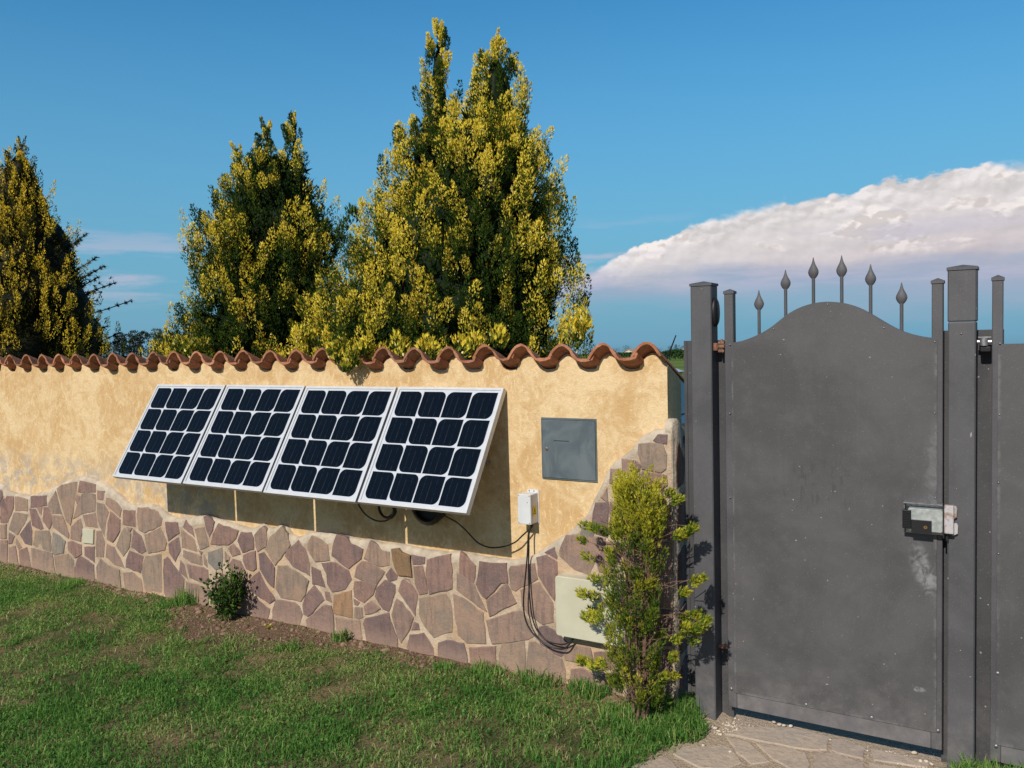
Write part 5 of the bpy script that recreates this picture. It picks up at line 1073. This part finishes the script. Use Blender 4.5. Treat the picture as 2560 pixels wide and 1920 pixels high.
def cypress(label, bodies, Yc, mat, nplume, style=1, depth=.85, trunk_x=None, zlow=.15, leafL=.032, plume_L=(.11, .24), plume_R=(.028, .046), seed=1, yellow=.5, sprays_per=112, core=.72, leafW=.0056, cull=False):
    """bodies: list of outlines [(dispY, xl, xr), ...] measured in the tree's own plane"""
    global rng
    rng = np.random.default_rng(seed); F = Foliage(); X0 = None; info = []
    for b in bodies:
        rows = []
        for (y, xl, xr) in b:
            a, z = onY(xl*K, y*K, Yc); c, z2_ = onY(xr*K, y*K, Yc); mid = (a+c)/2; hw = (c-a)/2*(Yc/math.hypot(mid, Yc))**.38; rows.append(((z+z2_)/2, mid-hw, mid+hw))   # a round crown seen obliquely is narrower than its trace on the plane
        rows.sort(); info.append(rows)
    tot = sum(sum((r[i+1][0]-r[i][0])*(r[i][2]-r[i][1]+r[i+1][2]-r[i+1][1]) for i in range(len(r)-1)) for r in info)
    for rows in info:
        zz = np.array([r[0] for r in rows]); xl = np.array([r[1] for r in rows]); xr = np.array([r[2] for r in rows])
        area = sum((zz[i+1]-zz[i])*((xr-xl)[i]+(xr-xl)[i+1]) for i in range(len(zz)-1)); n = int(nplume*area/tot)
        zs = np.linspace(zz[0], zz[-1], 400); wd = np.interp(zs, zz, xr-xl); cdf = np.cumsum(wd+.12); cdf /= cdf[-1]; z = np.interp(rng.uniform(0, 1, n), cdf, zs)
        # more plumes on the side that can be seen
        ph = rng.uniform(0, 2*np.pi, n); back = np.sin(ph-.3) > .35; sw = back & (rng.uniform(0, 1, n) < .93); ph[sw] = -rng.uniform(0, np.pi, sw.sum())+.2
        c_ = (np.interp(z, zz, xl)+np.interp(z, zz, xr))/2; a_ = np.maximum((np.interp(z, zz, xr)-np.interp(z, zz, xl))/2, .01)
        lump = 1+.05*np.sin(4*ph+z*3+seed)+.05*np.sin(9*ph-z*2.5)+.04*np.sin(7*ph+z*15)
        rr_ = (.60+.42*rng.uniform(0, 1, n)**.8)*lump; rr_ = np.minimum(rr_, 1.05); out = np.c_[np.cos(ph), np.sin(ph)*depth, np.zeros(n)]
        ainn = np.maximum(a_-.038, .010)
        PL = rng.uniform(*plume_L, n)*np.where(z > zz[-1]-.25, .6, 1); zoff = PL*.80
        pos = np.c_[c_+ainn*rr_*np.cos(ph), Yc+ainn*rr_*np.sin(ph)*depth, z-zoff]
        dirn = out*.20+np.array([0, 0, 1.0])+rng.normal(size=(n, 3))*.12
        PR = rng.uniform(*plume_R, n); taper = np.clip(a_/.16, .35, 1); PR *= taper
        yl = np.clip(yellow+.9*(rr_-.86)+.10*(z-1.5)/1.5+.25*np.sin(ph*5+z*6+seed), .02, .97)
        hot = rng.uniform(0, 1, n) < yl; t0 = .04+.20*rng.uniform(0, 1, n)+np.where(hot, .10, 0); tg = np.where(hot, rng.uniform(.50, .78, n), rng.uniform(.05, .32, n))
        if cull:
            kp = in_view(pos[:, 0], pos[:, 1], 170, pos[:, 2]) | (rng.uniform(0, 1, n) < .04); pos, dirn, PL, PR, t0, tg = [q_[kp] for q_ in (pos, dirn, PL, PR, t0, tg)]
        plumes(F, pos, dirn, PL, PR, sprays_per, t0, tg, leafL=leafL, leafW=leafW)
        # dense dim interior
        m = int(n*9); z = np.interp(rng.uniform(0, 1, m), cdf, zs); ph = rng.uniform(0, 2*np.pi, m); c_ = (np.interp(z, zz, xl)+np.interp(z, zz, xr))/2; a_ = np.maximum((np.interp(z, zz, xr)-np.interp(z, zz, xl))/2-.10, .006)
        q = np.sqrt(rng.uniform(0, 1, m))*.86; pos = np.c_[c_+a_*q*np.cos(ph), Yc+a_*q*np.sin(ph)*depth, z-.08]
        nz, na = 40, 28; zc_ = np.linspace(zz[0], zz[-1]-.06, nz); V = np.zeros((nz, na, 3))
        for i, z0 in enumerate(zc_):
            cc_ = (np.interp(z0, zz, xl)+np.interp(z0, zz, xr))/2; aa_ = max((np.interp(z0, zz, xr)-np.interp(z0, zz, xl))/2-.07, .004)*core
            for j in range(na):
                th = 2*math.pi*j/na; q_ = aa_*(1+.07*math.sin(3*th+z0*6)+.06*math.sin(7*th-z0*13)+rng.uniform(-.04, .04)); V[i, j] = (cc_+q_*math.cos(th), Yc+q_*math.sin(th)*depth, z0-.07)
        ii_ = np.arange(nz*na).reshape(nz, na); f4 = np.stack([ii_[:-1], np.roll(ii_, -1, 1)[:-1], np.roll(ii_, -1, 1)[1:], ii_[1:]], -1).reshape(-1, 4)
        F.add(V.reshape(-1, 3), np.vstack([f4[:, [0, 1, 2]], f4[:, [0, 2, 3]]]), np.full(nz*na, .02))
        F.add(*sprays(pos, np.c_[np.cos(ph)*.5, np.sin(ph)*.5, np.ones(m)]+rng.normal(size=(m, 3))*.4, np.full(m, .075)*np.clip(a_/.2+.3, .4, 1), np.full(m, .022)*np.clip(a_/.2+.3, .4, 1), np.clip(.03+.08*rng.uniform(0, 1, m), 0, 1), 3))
    tx = trunk_x if trunk_x is not None else (info[0][0][1]+info[0][0][2])/2
    root = empty('golden_cypress', (tx, Yc, 0), label, 'tree', 'golden cypresses behind the wall')
    F.build('crown', mat, root, (tx, Yc, 0))
    m = MB((tx, Yc, 0)); top = max(r[-1][0] for r in info)
    m.tube([(tx, Yc, -.2), (tx+.01, Yc, .4), (tx, Yc, 1.2), (tx, Yc, top*.6)], [.075, .065, .05, .02], 10)
    for rows in info[:3]:
        xc = (rows[-1][1]+rows[-1][2])/2; zt_ = rows[-1][0]-.12; m.tube([(tx, Yc, .7), (tx*.6+xc*.4, Yc, .7+(zt_-.7)*.4), (xc, Yc, zt_)], [.04, .025, .006], 7)
    m.build('trunk', M_BARK, root, smooth=60); return root

T3_body = [(248, 915, 1146), (300, 868, 1178), (330, 858, 1200), (400, 856, 1208), (430, 830, 1226), (480, 800, 1240), (520, 775, 1252), (600, 755, 1262), (650, 722, 1262), (700, 702, 1258), (750, 700, 1254), (900, 715, 1235), (1250, 800, 1160)]
T3_a = [(34, 950, 954), (60, 934, 966), (100, 914, 974), (150, 908, 982), (200, 910, 990), (240, 918, 990), (290, 910, 1000)]
T3_b = [(68, 1063, 1068), (90, 1052, 1086), (112, 1036, 1108), (140, 1020, 1124), (200, 1014, 1138), (250, 995, 1146), (300, 985, 1170)]
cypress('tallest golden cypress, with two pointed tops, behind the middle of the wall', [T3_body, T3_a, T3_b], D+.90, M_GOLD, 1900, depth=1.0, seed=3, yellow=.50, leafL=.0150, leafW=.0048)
T2_body = [(330, 520, 672), (380, 508, 692), (430, 482, 712), (470, 455, 740), (520, 448, 752), (560, 450, 740), (600, 460, 735), (630, 448, 735), (660, 425, 735), (700, 408, 740), (760, 392, 740), (900, 420, 720), (1200, 500, 650)]
T2_a = [(256, 570, 584), (275, 560, 592), (300, 552, 598), (340, 548, 606)]
T2_b = [(243, 634, 640), (262, 620, 648), (290, 612, 660), (320, 610, 672), (350, 612, 680)]
T2_c = [(312, 508, 520), (325, 508, 530), (350, 506, 540), (400, 508, 560)]
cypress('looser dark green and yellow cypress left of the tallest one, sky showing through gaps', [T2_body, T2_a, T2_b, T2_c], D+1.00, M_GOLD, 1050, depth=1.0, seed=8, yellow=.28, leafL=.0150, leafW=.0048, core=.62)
T1_body = [(296, 42, 50), (320, 25, 60), (350, 8, 78), (400, -15, 92), (450, -40, 106), (500, -60, 140), (540, -75, 152), (600, -95, 168), (650, -110, 184), (700, -125, 196), (750, -130, 206), (900, -120, 200), (1150, -60, 140)]
cypress('orange gold cypress cut off by the left edge of the picture', [T1_body], D+1.50, M_GOLD1, 1700, depth=1.0, seed=21, yellow=.60, plume_L=(.12, .30), plume_R=(.024, .040), leafL=.018, leafW=.0058, sprays_per=64, cull=True, core=.78)
# low sprig right of the tall tree and sprigs hanging over the tiles
def sprig(label, pts, mat, tone=.6, name='cypress_sprig', L=.10, R=.03, down=False, nsp=60):
    F = Foliage(); P = np.array(pts); n = len(P); dr = np.tile(np.array([0, -.1, -1.0]) if down else np.array([0.05, 0, 1.0]), (n, 1))+rng.normal(size=(n, 3))*.2
    plumes(F, P, dr, np.full(n, L), np.full(n, R), nsp, np.full(n, .15), np.full(n, tone), leafL=.028); return F
big = [o for o in bpy.data.objects if o.name.startswith('golden_cypress')]
def overhang(root, disp, Y, tone=.55, **kw):
    P = []
    for dx, dy in disp:
        x, z = onY(dx*K, dy*K, Y+random.uniform(-.03, .03)); P.append((x, Y+random.uniform(-.03, .03), z))
    F = sprig('', P, M_GOLD, tone, **kw); F.build('overhanging_branch', M_GOLD, root, tuple(root.location)); return
big3, big2 = bpy.data.objects['golden_cypress'], bpy.data.objects['golden_cypress.001']
overhang(big3, [(735, 770), (745, 785), (755, 795), (760, 780), (748, 805), (735, 790), (765, 800), (740, 760), (770, 770), (725, 775)], D-.075, .5, R=.035, L=.06)
overhang(big3, [(800, 765), (790, 770), (850, 755), (860, 770), (870, 780), (905, 765), (915, 775), (925, 780), (985, 765), (1000, 770), (1015, 760), (1060, 745), (1075, 755)], D+.01, .6, R=.035, L=.08)
overhang(big3, [(1236, 745), (1250, 740), (1262, 745), (1258, 720), (1245, 755), (1228, 760)], D+.35, .62, R=.035, L=.12)
overhang(big2, [(410, 760), (400, 770), (420, 775), (395, 755), (430, 760), (412, 785)], D+.0, .4, R=.035, L=.07)
overhang(big2, [(640, 745), (660, 740), (690, 750), (700, 740), (675, 755)], D+.25, .5, R=.035, L=.10)
overhang(big2, [(748, 470), (756, 480), (745, 500), (740, 520), (735, 540)], D+1.0, .2, R=.045, L=.09)

# dark spiky conifer behind the gold one
def spiky():
    Yc = D+2.6; x, z = onY(112*K, 700*K, Yc); root = empty('spiky_conifer', (x, Yc, 0), 'dark conifer with spiky branches poking out behind the orange gold cypress', 'tree'); o0 = (x, Yc, 0)
    m = MB(o0); m.tube([(x, Yc, -.3), (x, Yc, 2.5)], [.07, .015], 8); F = Foliage()
    ends = [(158, 560), (200, 556), (178, 572), (185, 520), (175, 505), (212, 648), (205, 665), (228, 600), (190, 590), (222, 705), (248, 738), (262, 745), (240, 770), (216, 610), (200, 690), (235, 720), (214, 740), (225, 755)]
    for dx, dy in ends:
        ex, ez = onY(dx*K, dy*K, Yc-.2+random.uniform(-.2, .2)); a = Vector((x, Yc, ez-.10+random.uniform(-.1, .05))); b = Vector((ex, Yc-.2+random.uniform(-.2, .2), ez)); mid = (a+b)/2+Vector((0, 0, -.05)); pts = smoothpath([a, mid, b], 5); m.tube(pts, .006, 5)
        for t in np.linspace(.25, 1, 16):
            p = Vector(pts[int(t*(len(pts)-1))]); dv = (b-a).normalized()
            k = 10; P = np.tile(np.array(p), (k, 1)); dd = np.array(dv)*.9+rng.normal(size=(k, 3))*.45; F.add(*sprays(P, dd, np.full(k, .05), np.full(k, .007), rng.uniform(.2, .8, k), 3, .5))
    for i in range(900):
        p = np.array([[x+rng.normal()*.28, Yc+rng.normal()*.25, rng.uniform(.5, 2.5)]]); F.add(*sprays(p, rng.normal(size=(1, 3)), np.array([.09]), np.array([.02]), np.array([.2]), 4, .8))
    F.build('needles', M_DARKCON, root, o0); m.build('trunk', M_BARK, root)
spiky()

# ------------------------------------------------------------------ young cypress in front of the wall
def young():
    global rng
    rng = np.random.default_rng(5); Yc = D-.20; bx, bz = onY(1392*K, 1512*K, Yc); root = empty('young_cypress', (bx, Yc, 0), 'young narrow cypress with bare stems, growing in front of the end of the wall', 'shrub'); o0 = (bx, Yc, 0)
    rows = [(340, 400, 520), (380, 310, 590), (450, 305, 635), (520, 315, 645), (600, 305, 640), (700, 285, 630), (800, 255, 640), (900, 240, 630), (1000, 230, 640), (1100, 250, 630), (1200, 230, 630), (1300, 260, 640), (1400, 280, 640), (1500, 270, 640), (1600, 340, 600)]
    zr = []
    for v, a, b in rows:
        x0, z = onY(*z5(a, v), Yc); x1, _ = onY(*z5(b, v), Yc); zr.append((z, x0, x1))
    zr.sort(); zz = np.array([r[0] for r in zr]); xl = np.array([r[1] for r in zr]); xr = np.array([r[2] for r in zr]); F = Foliage(); mb = MB(o0); tw = MB(o0)
    n = 245; z = rng.uniform(zz[0], zz[-1], n); z[:62] = rng.uniform(zz[-1]-.22, zz[-1]-.01, 62); z = np.sort(z)
    ph = rng.uniform(0, 2*np.pi, n); c = (np.interp(z, zz, xl)+np.interp(z, zz, xr))/2; a = (np.interp(z, zz, xr)-np.interp(z, zz, xl))/2-.03
    q = np.sqrt(rng.uniform(.15, 1, n)); pos = np.c_[c+a*q*np.cos(ph), Yc+a*q*np.sin(ph)*.75, z-.05]
    topz = zz[-1]; yl = np.clip(.26+.60*np.clip((z-(topz-.35))/.35, 0, 1)+.22*rng.normal(size=n), .05, .9)
    plumes(F, pos, np.c_[np.cos(ph)*.35, np.sin(ph)*.35-.05, np.ones(n)], rng.uniform(.05, .12, n), rng.uniform(.014, .024, n), 70, .18+.12*yl, .12+.66*yl, leafL=.015, leafW=.0030, cream=.03)
    ex = [(175, 715, 2), (235, 640, 3), (265, 660, 3), (205, 610, 2), (700, 650, 4), (740, 640, 3), (670, 690, 3), (760, 625, 2), (780, 945, 3), (740, 985, 3), (805, 930, 2), (700, 1170, 4), (750, 1160, 5), (800, 1190, 5), (830, 1200, 3), (760, 1240, 4), (720, 1210, 4), (700, 1260, 3), (770, 1290, 2), (160, 1410, 3), (190, 1430, 3), (235, 1450, 3), (260, 1470, 3), (190, 1170, 3), (215, 1150, 3), (240, 1180, 3), (190, 980, 3), (215, 1000, 3), (230, 1040, 3), (205, 810, 2), (620, 420, 3), (640, 470, 3), (600, 1500, 3), (620, 1540, 2), (600, 1420, 3)]
    P = []; 
    for u, v, s in ex:
        x, zv = onY(*z5(u, v), Yc+random.uniform(-.05, .05)); p = (x, Yc+random.uniform(-.05, .05), zv); P += [(p[0]+rng.normal()*.006, p[1]+rng.normal()*.01, p[2]+rng.normal()*.006-.015) for _ in range(s)]
        xc = float(np.interp(zv, zz, (xl+xr)/2)); tw.tube(smoothpath([(xc*.8+x*.2, Yc+random.uniform(-.03, .03), zv-random.uniform(.03, .16)), (xc*.4+x*.6, Yc, zv-random.uniform(-.01, .05)), p], 4), .0015, 5)
    P = np.array(P); n = len(P); sx = np.sign(P[:, 0]-bx); plumes(F, P, np.c_[sx*.9, rng.normal(size=n)*.3, np.full(n, .45)], np.full(n, .042), np.full(n, .015), 44, np.full(n, .24), rng.uniform(.2, .6, n), leafL=.016, leafW=.0036)
    for i in range(11):
        zt_ = rng.uniform(.45, 1.0)*topz; xc = float(np.interp(zt_, zz, (xl+xr)/2))+rng.normal()*.05; y = Yc+rng.normal()*.03; s0 = bx+rng.normal()*.02
        mb.tube(smoothpath([(s0, Yc+rng.normal()*.012, -.02), (s0+(xc-s0)*.55+rng.normal()*.01, (y+Yc)/2, zt_*.35), (xc, y, zt_)], 5), np.linspace(.0065, .0022, 11), 6)
    for i in range(130):
        zt_ = rng.uniform(.06, topz*.9); xc = float(np.interp(zt_, zz, (xl+xr)/2)); s = rng.choice([-1, 1]); L_ = rng.uniform(.04, .13); tw.tube([(xc+rng.normal()*.03, Yc+rng.normal()*.03, zt_), (xc+s*L_*.7, Yc+rng.normal()*.04, zt_+L_*.35), (xc+s*L_, Yc+rng.normal()*.05, zt_+L_*.8)], [.0022, .0016, .001], 4)
    F.build('foliage', M_SHRUBLEAF, root, o0); mb.build('stem', M_TWIG, root); tw.build('twigs', M_TWIG, root)
young()

# ------------------------------------------------------------------ rose bush and small weeds
def leafy(x, y, label, name, stems, h, spread, nleaf, leaf, mat, cat='shrub', seed=1, tone=(.15, .75)):
    r = np.random.default_rng(seed); root = empty(name, (x, y, 0), label, cat); m = MB((x, y, 0)); F = Foliage(); P = []; Dn = []
    for i in range(stems):
        a = r.uniform(0, 6.28); q = spread*r.uniform(.15, 1); hh = h*r.uniform(.45, 1.0)*(1-.25*(q/spread)); tip = Vector((x+q*math.cos(a), y+q*math.sin(a)*.5, hh)); pts = smoothpath([(x+r.normal()*.01, y+r.normal()*.01, 0), (x+q*.4*math.cos(a), y+q*.2*math.sin(a), hh*.5), tip], 5); m.tube(pts, np.linspace(.004, .0015, len(pts)), 5)
        k = int(nleaf/stems)
        for _ in range(k):
            t = r.uniform(.18, 1)**.8; p = pts[min(int(t*(len(pts)-1)+.5), len(pts)-1)]; off = unit(r.normal(size=(1, 3)))[0]*leaf*1.3*r.uniform(.2, 1.3); P.append(np.array(p)+off); Dn.append(off/leaf+np.array([0, 0, .4])+r.normal(size=3)*.4)
    P = np.array(P); Dn = unit(np.array(Dn)); n = len(P); s = unit(np.cross(Dn, r.normal(size=(n, 3)))); t = r.uniform(*tone, n); t = np.where(r.uniform(0, 1, n) < .03, .95, t)
    L = leaf*r.uniform(.7, 1.3, n)
    # pointed oval leaves: six-sided with a fold along the midrib
    nrm = unit(np.cross(Dn, s)); A = P; B = P+Dn*L[:, None]; w = (L*.30)[:, None]; q1 = P+Dn*(L*.3)[:, None]; q2 = P+Dn*(L*.65)[:, None]; up = nrm*(L*.10)[:, None]
    V = np.stack([A, q1+s*w+up, q2+s*w*.8+up, B, q2-s*w*.8+up, q1-s*w+up], 1).reshape(-1, 3); b = np.arange(n)[:, None]*6; Fq = np.vstack([np.c_[b, b+1, b+2, b+3], np.c_[b, b+3, b+4, b+5]]); F.add(V, Fq, np.repeat(t, 6))
    F.build('leaves', mat, root, (x, y, 0)); m.build('stems', M_TWIG, root); return root
rx, ry = gp(497, 1335); leafy(rx+.02, ry-.03, 'small dark green rose bush at the foot of the stone base', 'rose_bush', 20, .36, .175, 1150, .023, M_ROSE, seed=4, tone=(.05, .72))
a = gp(446, 1335)
rb = bpy.data.objects['rose_bush']
x, y = gp(580, 1362); leafy(x, y, 'tiny lime green seedling on the bare soil right of the rose bush', 'seedling', 4, .035, .02, 26, .012, M_SHRUBLEAF, 'plant', 9, (.5, .8))
x, y = gp(1415, 1548); leafy(x, y, 'broad leaved weed at the foot of the young cypress', 'broadleaf_weed', 9, .11, .05, 60, .028, M_ROSE, 'plant', 12, (.4, .7))
x, y = gp(740, 1392); leafy(x, y+.02, 'small sprouting weed against the middle of the wall base', 'sprouting_weed', 6, .08, .025, 60, .012, M_ROSE, 'plant', 14, (.3, .7))
x, y = gp(1498, 1535); leafy(x, y, 'low creeping weed between the lawn and the left gate post', 'creeping_weed', 14, .045, .085, 150, .011, M_ROSE, 'plant', 15, (.35, .75))

# ------------------------------------------------------------------ car parked behind the wall
def car():
    Yc = 7.3; xr_ = -2.69; zoff = -.15
    root = empty('parked_car', (xr_-2.0, Yc, zoff), 'dark blue car parked behind the wall, its tail just showing beside the gate post', 'car'); o0 = root.location
    blue = plain('car_paint_blue', (.03, .05, .09), .3, .5, .2, .05, 5, Coat_Weight=.8, Coat_Roughness=.05); glass = plain('car_glass', (.03, .05, .06), .08, .6); red = plain('tail_light_red', (.45, .015, .02), .25, .5); rub = plain('tyre_rubber', (.02, .02, .02), .8); silver = plain('roof_silver', (.55, .54, .58), .35, .5, .3)
    y0, y1 = Yc-.85, Yc+.85; L = 4.0
    prof = [(0, .30), (0, .62), (-.03, .92), (-.10, 1.0), (-.35, 1.0), (-3.0, .98), (-3.95, .80), (-4.02, .55), (-4.0, .30)]
    m = MB(o0); m.prism([(xr_+a, zoff+z) for a, z in prof], y0, y1, .04); m.build('body', blue, root, smooth=35)
    prof = [(-.08, 1.0), (-.30, 1.36), (-.55, 1.42), (-2.0, 1.44), (-2.35, 1.36), (-3.0, .99)]
    m = MB(o0); m.prism([(xr_+a, zoff+z) for a, z in prof], y0+.09, y1-.09, .05); m.build('cabin_glass', glass, root, smooth=35)
    m = MB(o0); m.prism([(xr_-.26, zoff+1.37), (xr_-.5, zoff+1.445), (xr_-2.0, zoff+1.465), (xr_-2.35, zoff+1.385), (xr_-2.3, zoff+1.36), (xr_-.30, zoff+1.345)], y0+.07, y1-.07, .02); m.build('roof', silver, root, smooth=35)
    for y in (y0-.01, y1-.24):
        m = MB(o0); m.box(xr_-.06, xr_+.012, y, y+.25, zoff+.91, zoff+1.065, .01); m.build('tail_light', red, root)
    for a in (-.75, -3.25):
        for y in (y0+.02, y1-.22):
            m = MB(o0); m.tube([(xr_+a, y-.03, zoff+.31), (xr_+a, y+.2, zoff+.31)], .31, 20); wl = m.build('wheel', rub, root, smooth=40); m = MB(o0); m.tube([(xr_+a, y-.04, zoff+.31), (xr_+a, y+.21, zoff+.31)], .19, 14); m.build('rim', silver, wl, smooth=40)
    m = MB(o0); p0_ = onY(1690, 838, Yc-.3); p1_ = onY(1677, 872, Yc-.3); d = Vector((p0_[0]-p1_[0], 0, p0_[1]-p1_[1])); a = Vector((p1_[0], Yc-.3, p1_[1])); m.tube([a-d*1.6, a+d], [.010, .005], 6); m.build('antenna', M_BLACK, root)
car()

# ------------------------------------------------------------------ far landscape
def gz_far(y): return -.0178*max(y-8, 0)
def far_tree(dx, dist, top_dy, w_px, label, mat=M_FAR, name='distant_tree', n=1500, group='trees on the horizon', shape=1.0):
    x, zt_ = onY(dx*K, top_dy*K, dist); zb_ = gz_far(dist); h = zt_-zb_; sc = dist/F_PX*K; r = w_px*sc/2*(1.75 if n > 1000 else 1.0); root = empty(name, (x, dist, zb_), label, 'tree', group); F = Foliage()
    nl = 11; cs = [(rng.normal()*r*.38, rng.normal()*r*.4, h*(.30+.62*q_), r*(.60-.25*q_)) for q_ in np.linspace(0, 1, nl)]
    P = []; Dn = []
    for cx, cy, cz, cr in cs:
        d = unit(rng.normal(size=(n//nl, 3))); q = rng.uniform(.65, 1.05, (n//nl, 1)); p = d*cr*q*np.array([1, 1, .85*shape])+np.array([cx, cy, cz]); p[:, 2] = np.minimum(p[:, 2], h*1.02); P.append(p); Dn.append(d+np.array([0, 0, .4]))
    P = np.vstack(P); Dn = np.vstack(Dn); m_ = len(P); s = h*.055; P[:, 2] = np.maximum(P[:, 2], h*.08)
    F.add(*sprays(P, Dn, np.full(m_, s), np.full(m_, s*.45), np.clip(.25+.25*rng.normal(size=m_), 0, 1), 3, .9)); F.build('crown', mat, root)
    m = MB(); m.tube([(0, 0, -.5), (r*.05, 0, h*.4), (0, 0, h*.75)], [h*.035, h*.025, h*.01], 7)
    for k in range(3): cx, cy, cz, cr = cs[k]; m.tube([(r*.04, 0, h*.3), (cx, cy, cz)], [h*.016, h*.006], 5)
    m.build('trunk', M_BARK, root); return root
for i, (dx, dist, ty, w_, lab) in enumerate([(228, 105, 735, 44, 'distant dark tree nearest the orange gold cypress'), (262, 112, 720, 48, 'distant grey green tree, second from the left in the row beyond the wall'), (300, 118, 714, 56, 'tallest distant tree in the gap between two cypresses'), (338, 112, 718, 46, 'distant tree right of the tallest in the row beyond the wall'), (372, 108, 722, 50, 'distant tree partly hidden by the looser cypress'), (408, 108, 726, 50, 'distant tree mostly hidden behind the looser cypress')]):
    far_tree(dx, dist, ty, w_, lab)
# tree belt in front of the horizon on the right, hedge, village
for i, (dx, ty, w_, lab) in enumerate([(1330, 752, 26, 'far bush on the horizon right of the tallest cypress'), (1358, 747, 30, 'far rounded tree left of the white house'), (1382, 746, 26, 'far tree just above the white house'), (1400, 749, 22, 'far tree right of the white house'), (1424, 752, 20, 'far tree behind the last clay tile'), (1446, 748, 14, 'far tree left of the gate post, smaller one'), (1460, 744, 12, 'slim far tree just left of the gate post'), (1472, 746, 14, 'far tree touching the edge of the gate post')]):
    far_tree(dx, 620, ty, w_, lab, n=420)
F = Foliage(); dist = 150.; P = []
xa, zt_ = onY(1435*K, 757*K, dist); xb, _ = onY(1560*K, 757*K, dist); zb_ = gz_far(dist); m_ = 5200
P = np.c_[rng.uniform(xa, xb+6, m_), dist+rng.uniform(-1.5, 1.5, m_), zb_+(zt_-zb_)*np.sqrt(rng.uniform(0, 1, m_))]; P[:, 2] += .25*fast_noise(P[:, 0], P[:, 0]*0, .8, 9)
F.add(*sprays(P, rng.normal(size=(m_, 3))+np.array([0, -.4, .6]), np.full(m_, .30), np.full(m_, .14), np.clip(.4+.25*rng.normal(size=m_), 0, 1), 3, .9))
hr = empty('hedge', (xa, dist, zb_), 'clipped dark green hedge far across the field', 'hedge'); F.build('foliage', M_HEDGE, hr, (xa, dist, zb_))
F = Foliage(); dist2 = 210.; x0h, zt2 = onY(1362*K, 762*K, dist2); x1h, _ = onY(1436*K, 762*K, dist2); zb2_ = gz_far(dist2); m_ = 3000
P = np.c_[rng.uniform(x0h-8, x1h, m_), dist2+rng.uniform(-1.5, 1.5, m_), zb2_+(zt2-zb2_)*np.sqrt(rng.uniform(0, 1, m_))]
F.add(*sprays(P, rng.normal(size=(m_, 3))+np.array([0, -.4, .6]), np.full(m_, .35), np.full(m_, .16), np.clip(.35+.25*rng.normal(size=m_), 0, 1), 3, .9))
hr = empty('hedge', (x0h, dist2, zb2_), 'lower far hedge in front of the white house', 'hedge'); F.build('foliage', M_HEDGE, hr, (x0h, dist2, zb2_))
def house(dx0, dx1, dytop, dyb, dist, label, wallc=(.62, .56, .48), roofc=(.42, .27, .18)):
    xa, zt_ = onY(dx0*K, dytop*K, dist); xb, zb_ = onY(dx1*K, dyb*K, dist); w = xb-xa; d_ = w*.8; H = zt_-zb_; ez = zb_+H*.58
    root = empty('farmhouse', (xa, dist, zb_), label, 'house', 'houses of the far village'); o0 = root.location
    m = MB(o0); m.prism([(xa+w*.08, zb_-4), (xb-w*.08, zb_-4), (xb-w*.08, ez), ((xa+xb)/2, zt_-H*.08), (xa+w*.08, ez)], dist, dist+d_); m.build('wall', plain('house_wall', wallc, .9), root)
    m = MB(o0)
    for a, b in (((xa, ez-.06*H), ((xa+xb)/2, zt_)), (((xa+xb)/2, zt_), (xb, ez-.06*H))):
        m.prism([a, b, (b[0], b[1]-H*.08), (a[0], a[1]-H*.08)], dist-w*.06, dist+d_+w*.06)
    m.build('roof', plain('house_roof', roofc, .9), root)
    for fx in (.28, .62):
        m = MB(o0); m.box(xa+w*fx, xa+w*(fx+.10), dist-.06, dist-.01, ez-H*.30, ez-H*.08); m.build('window', plain('house_window', (.05, .05, .06), .3), root)
house(1344, 1372, 754, 767, 520, 'pale village house with a low gable above the third tile from the right end')
house(1474, 1484, 750, 758, 560, 'small village house right beside the gate post', (.55, .38, .30))
house(1372, 1381, 756, 765, 540, 'narrow pale house beside the gabled village house')
print('tris approx', sum(len(m.polygons) for m in bpy.data.meshes), len(V1)//5, [(o.name, len(o.data.polygons)) for o in bpy.data.objects if o.type == 'MESH' and len(o.data.polygons) > 30000])
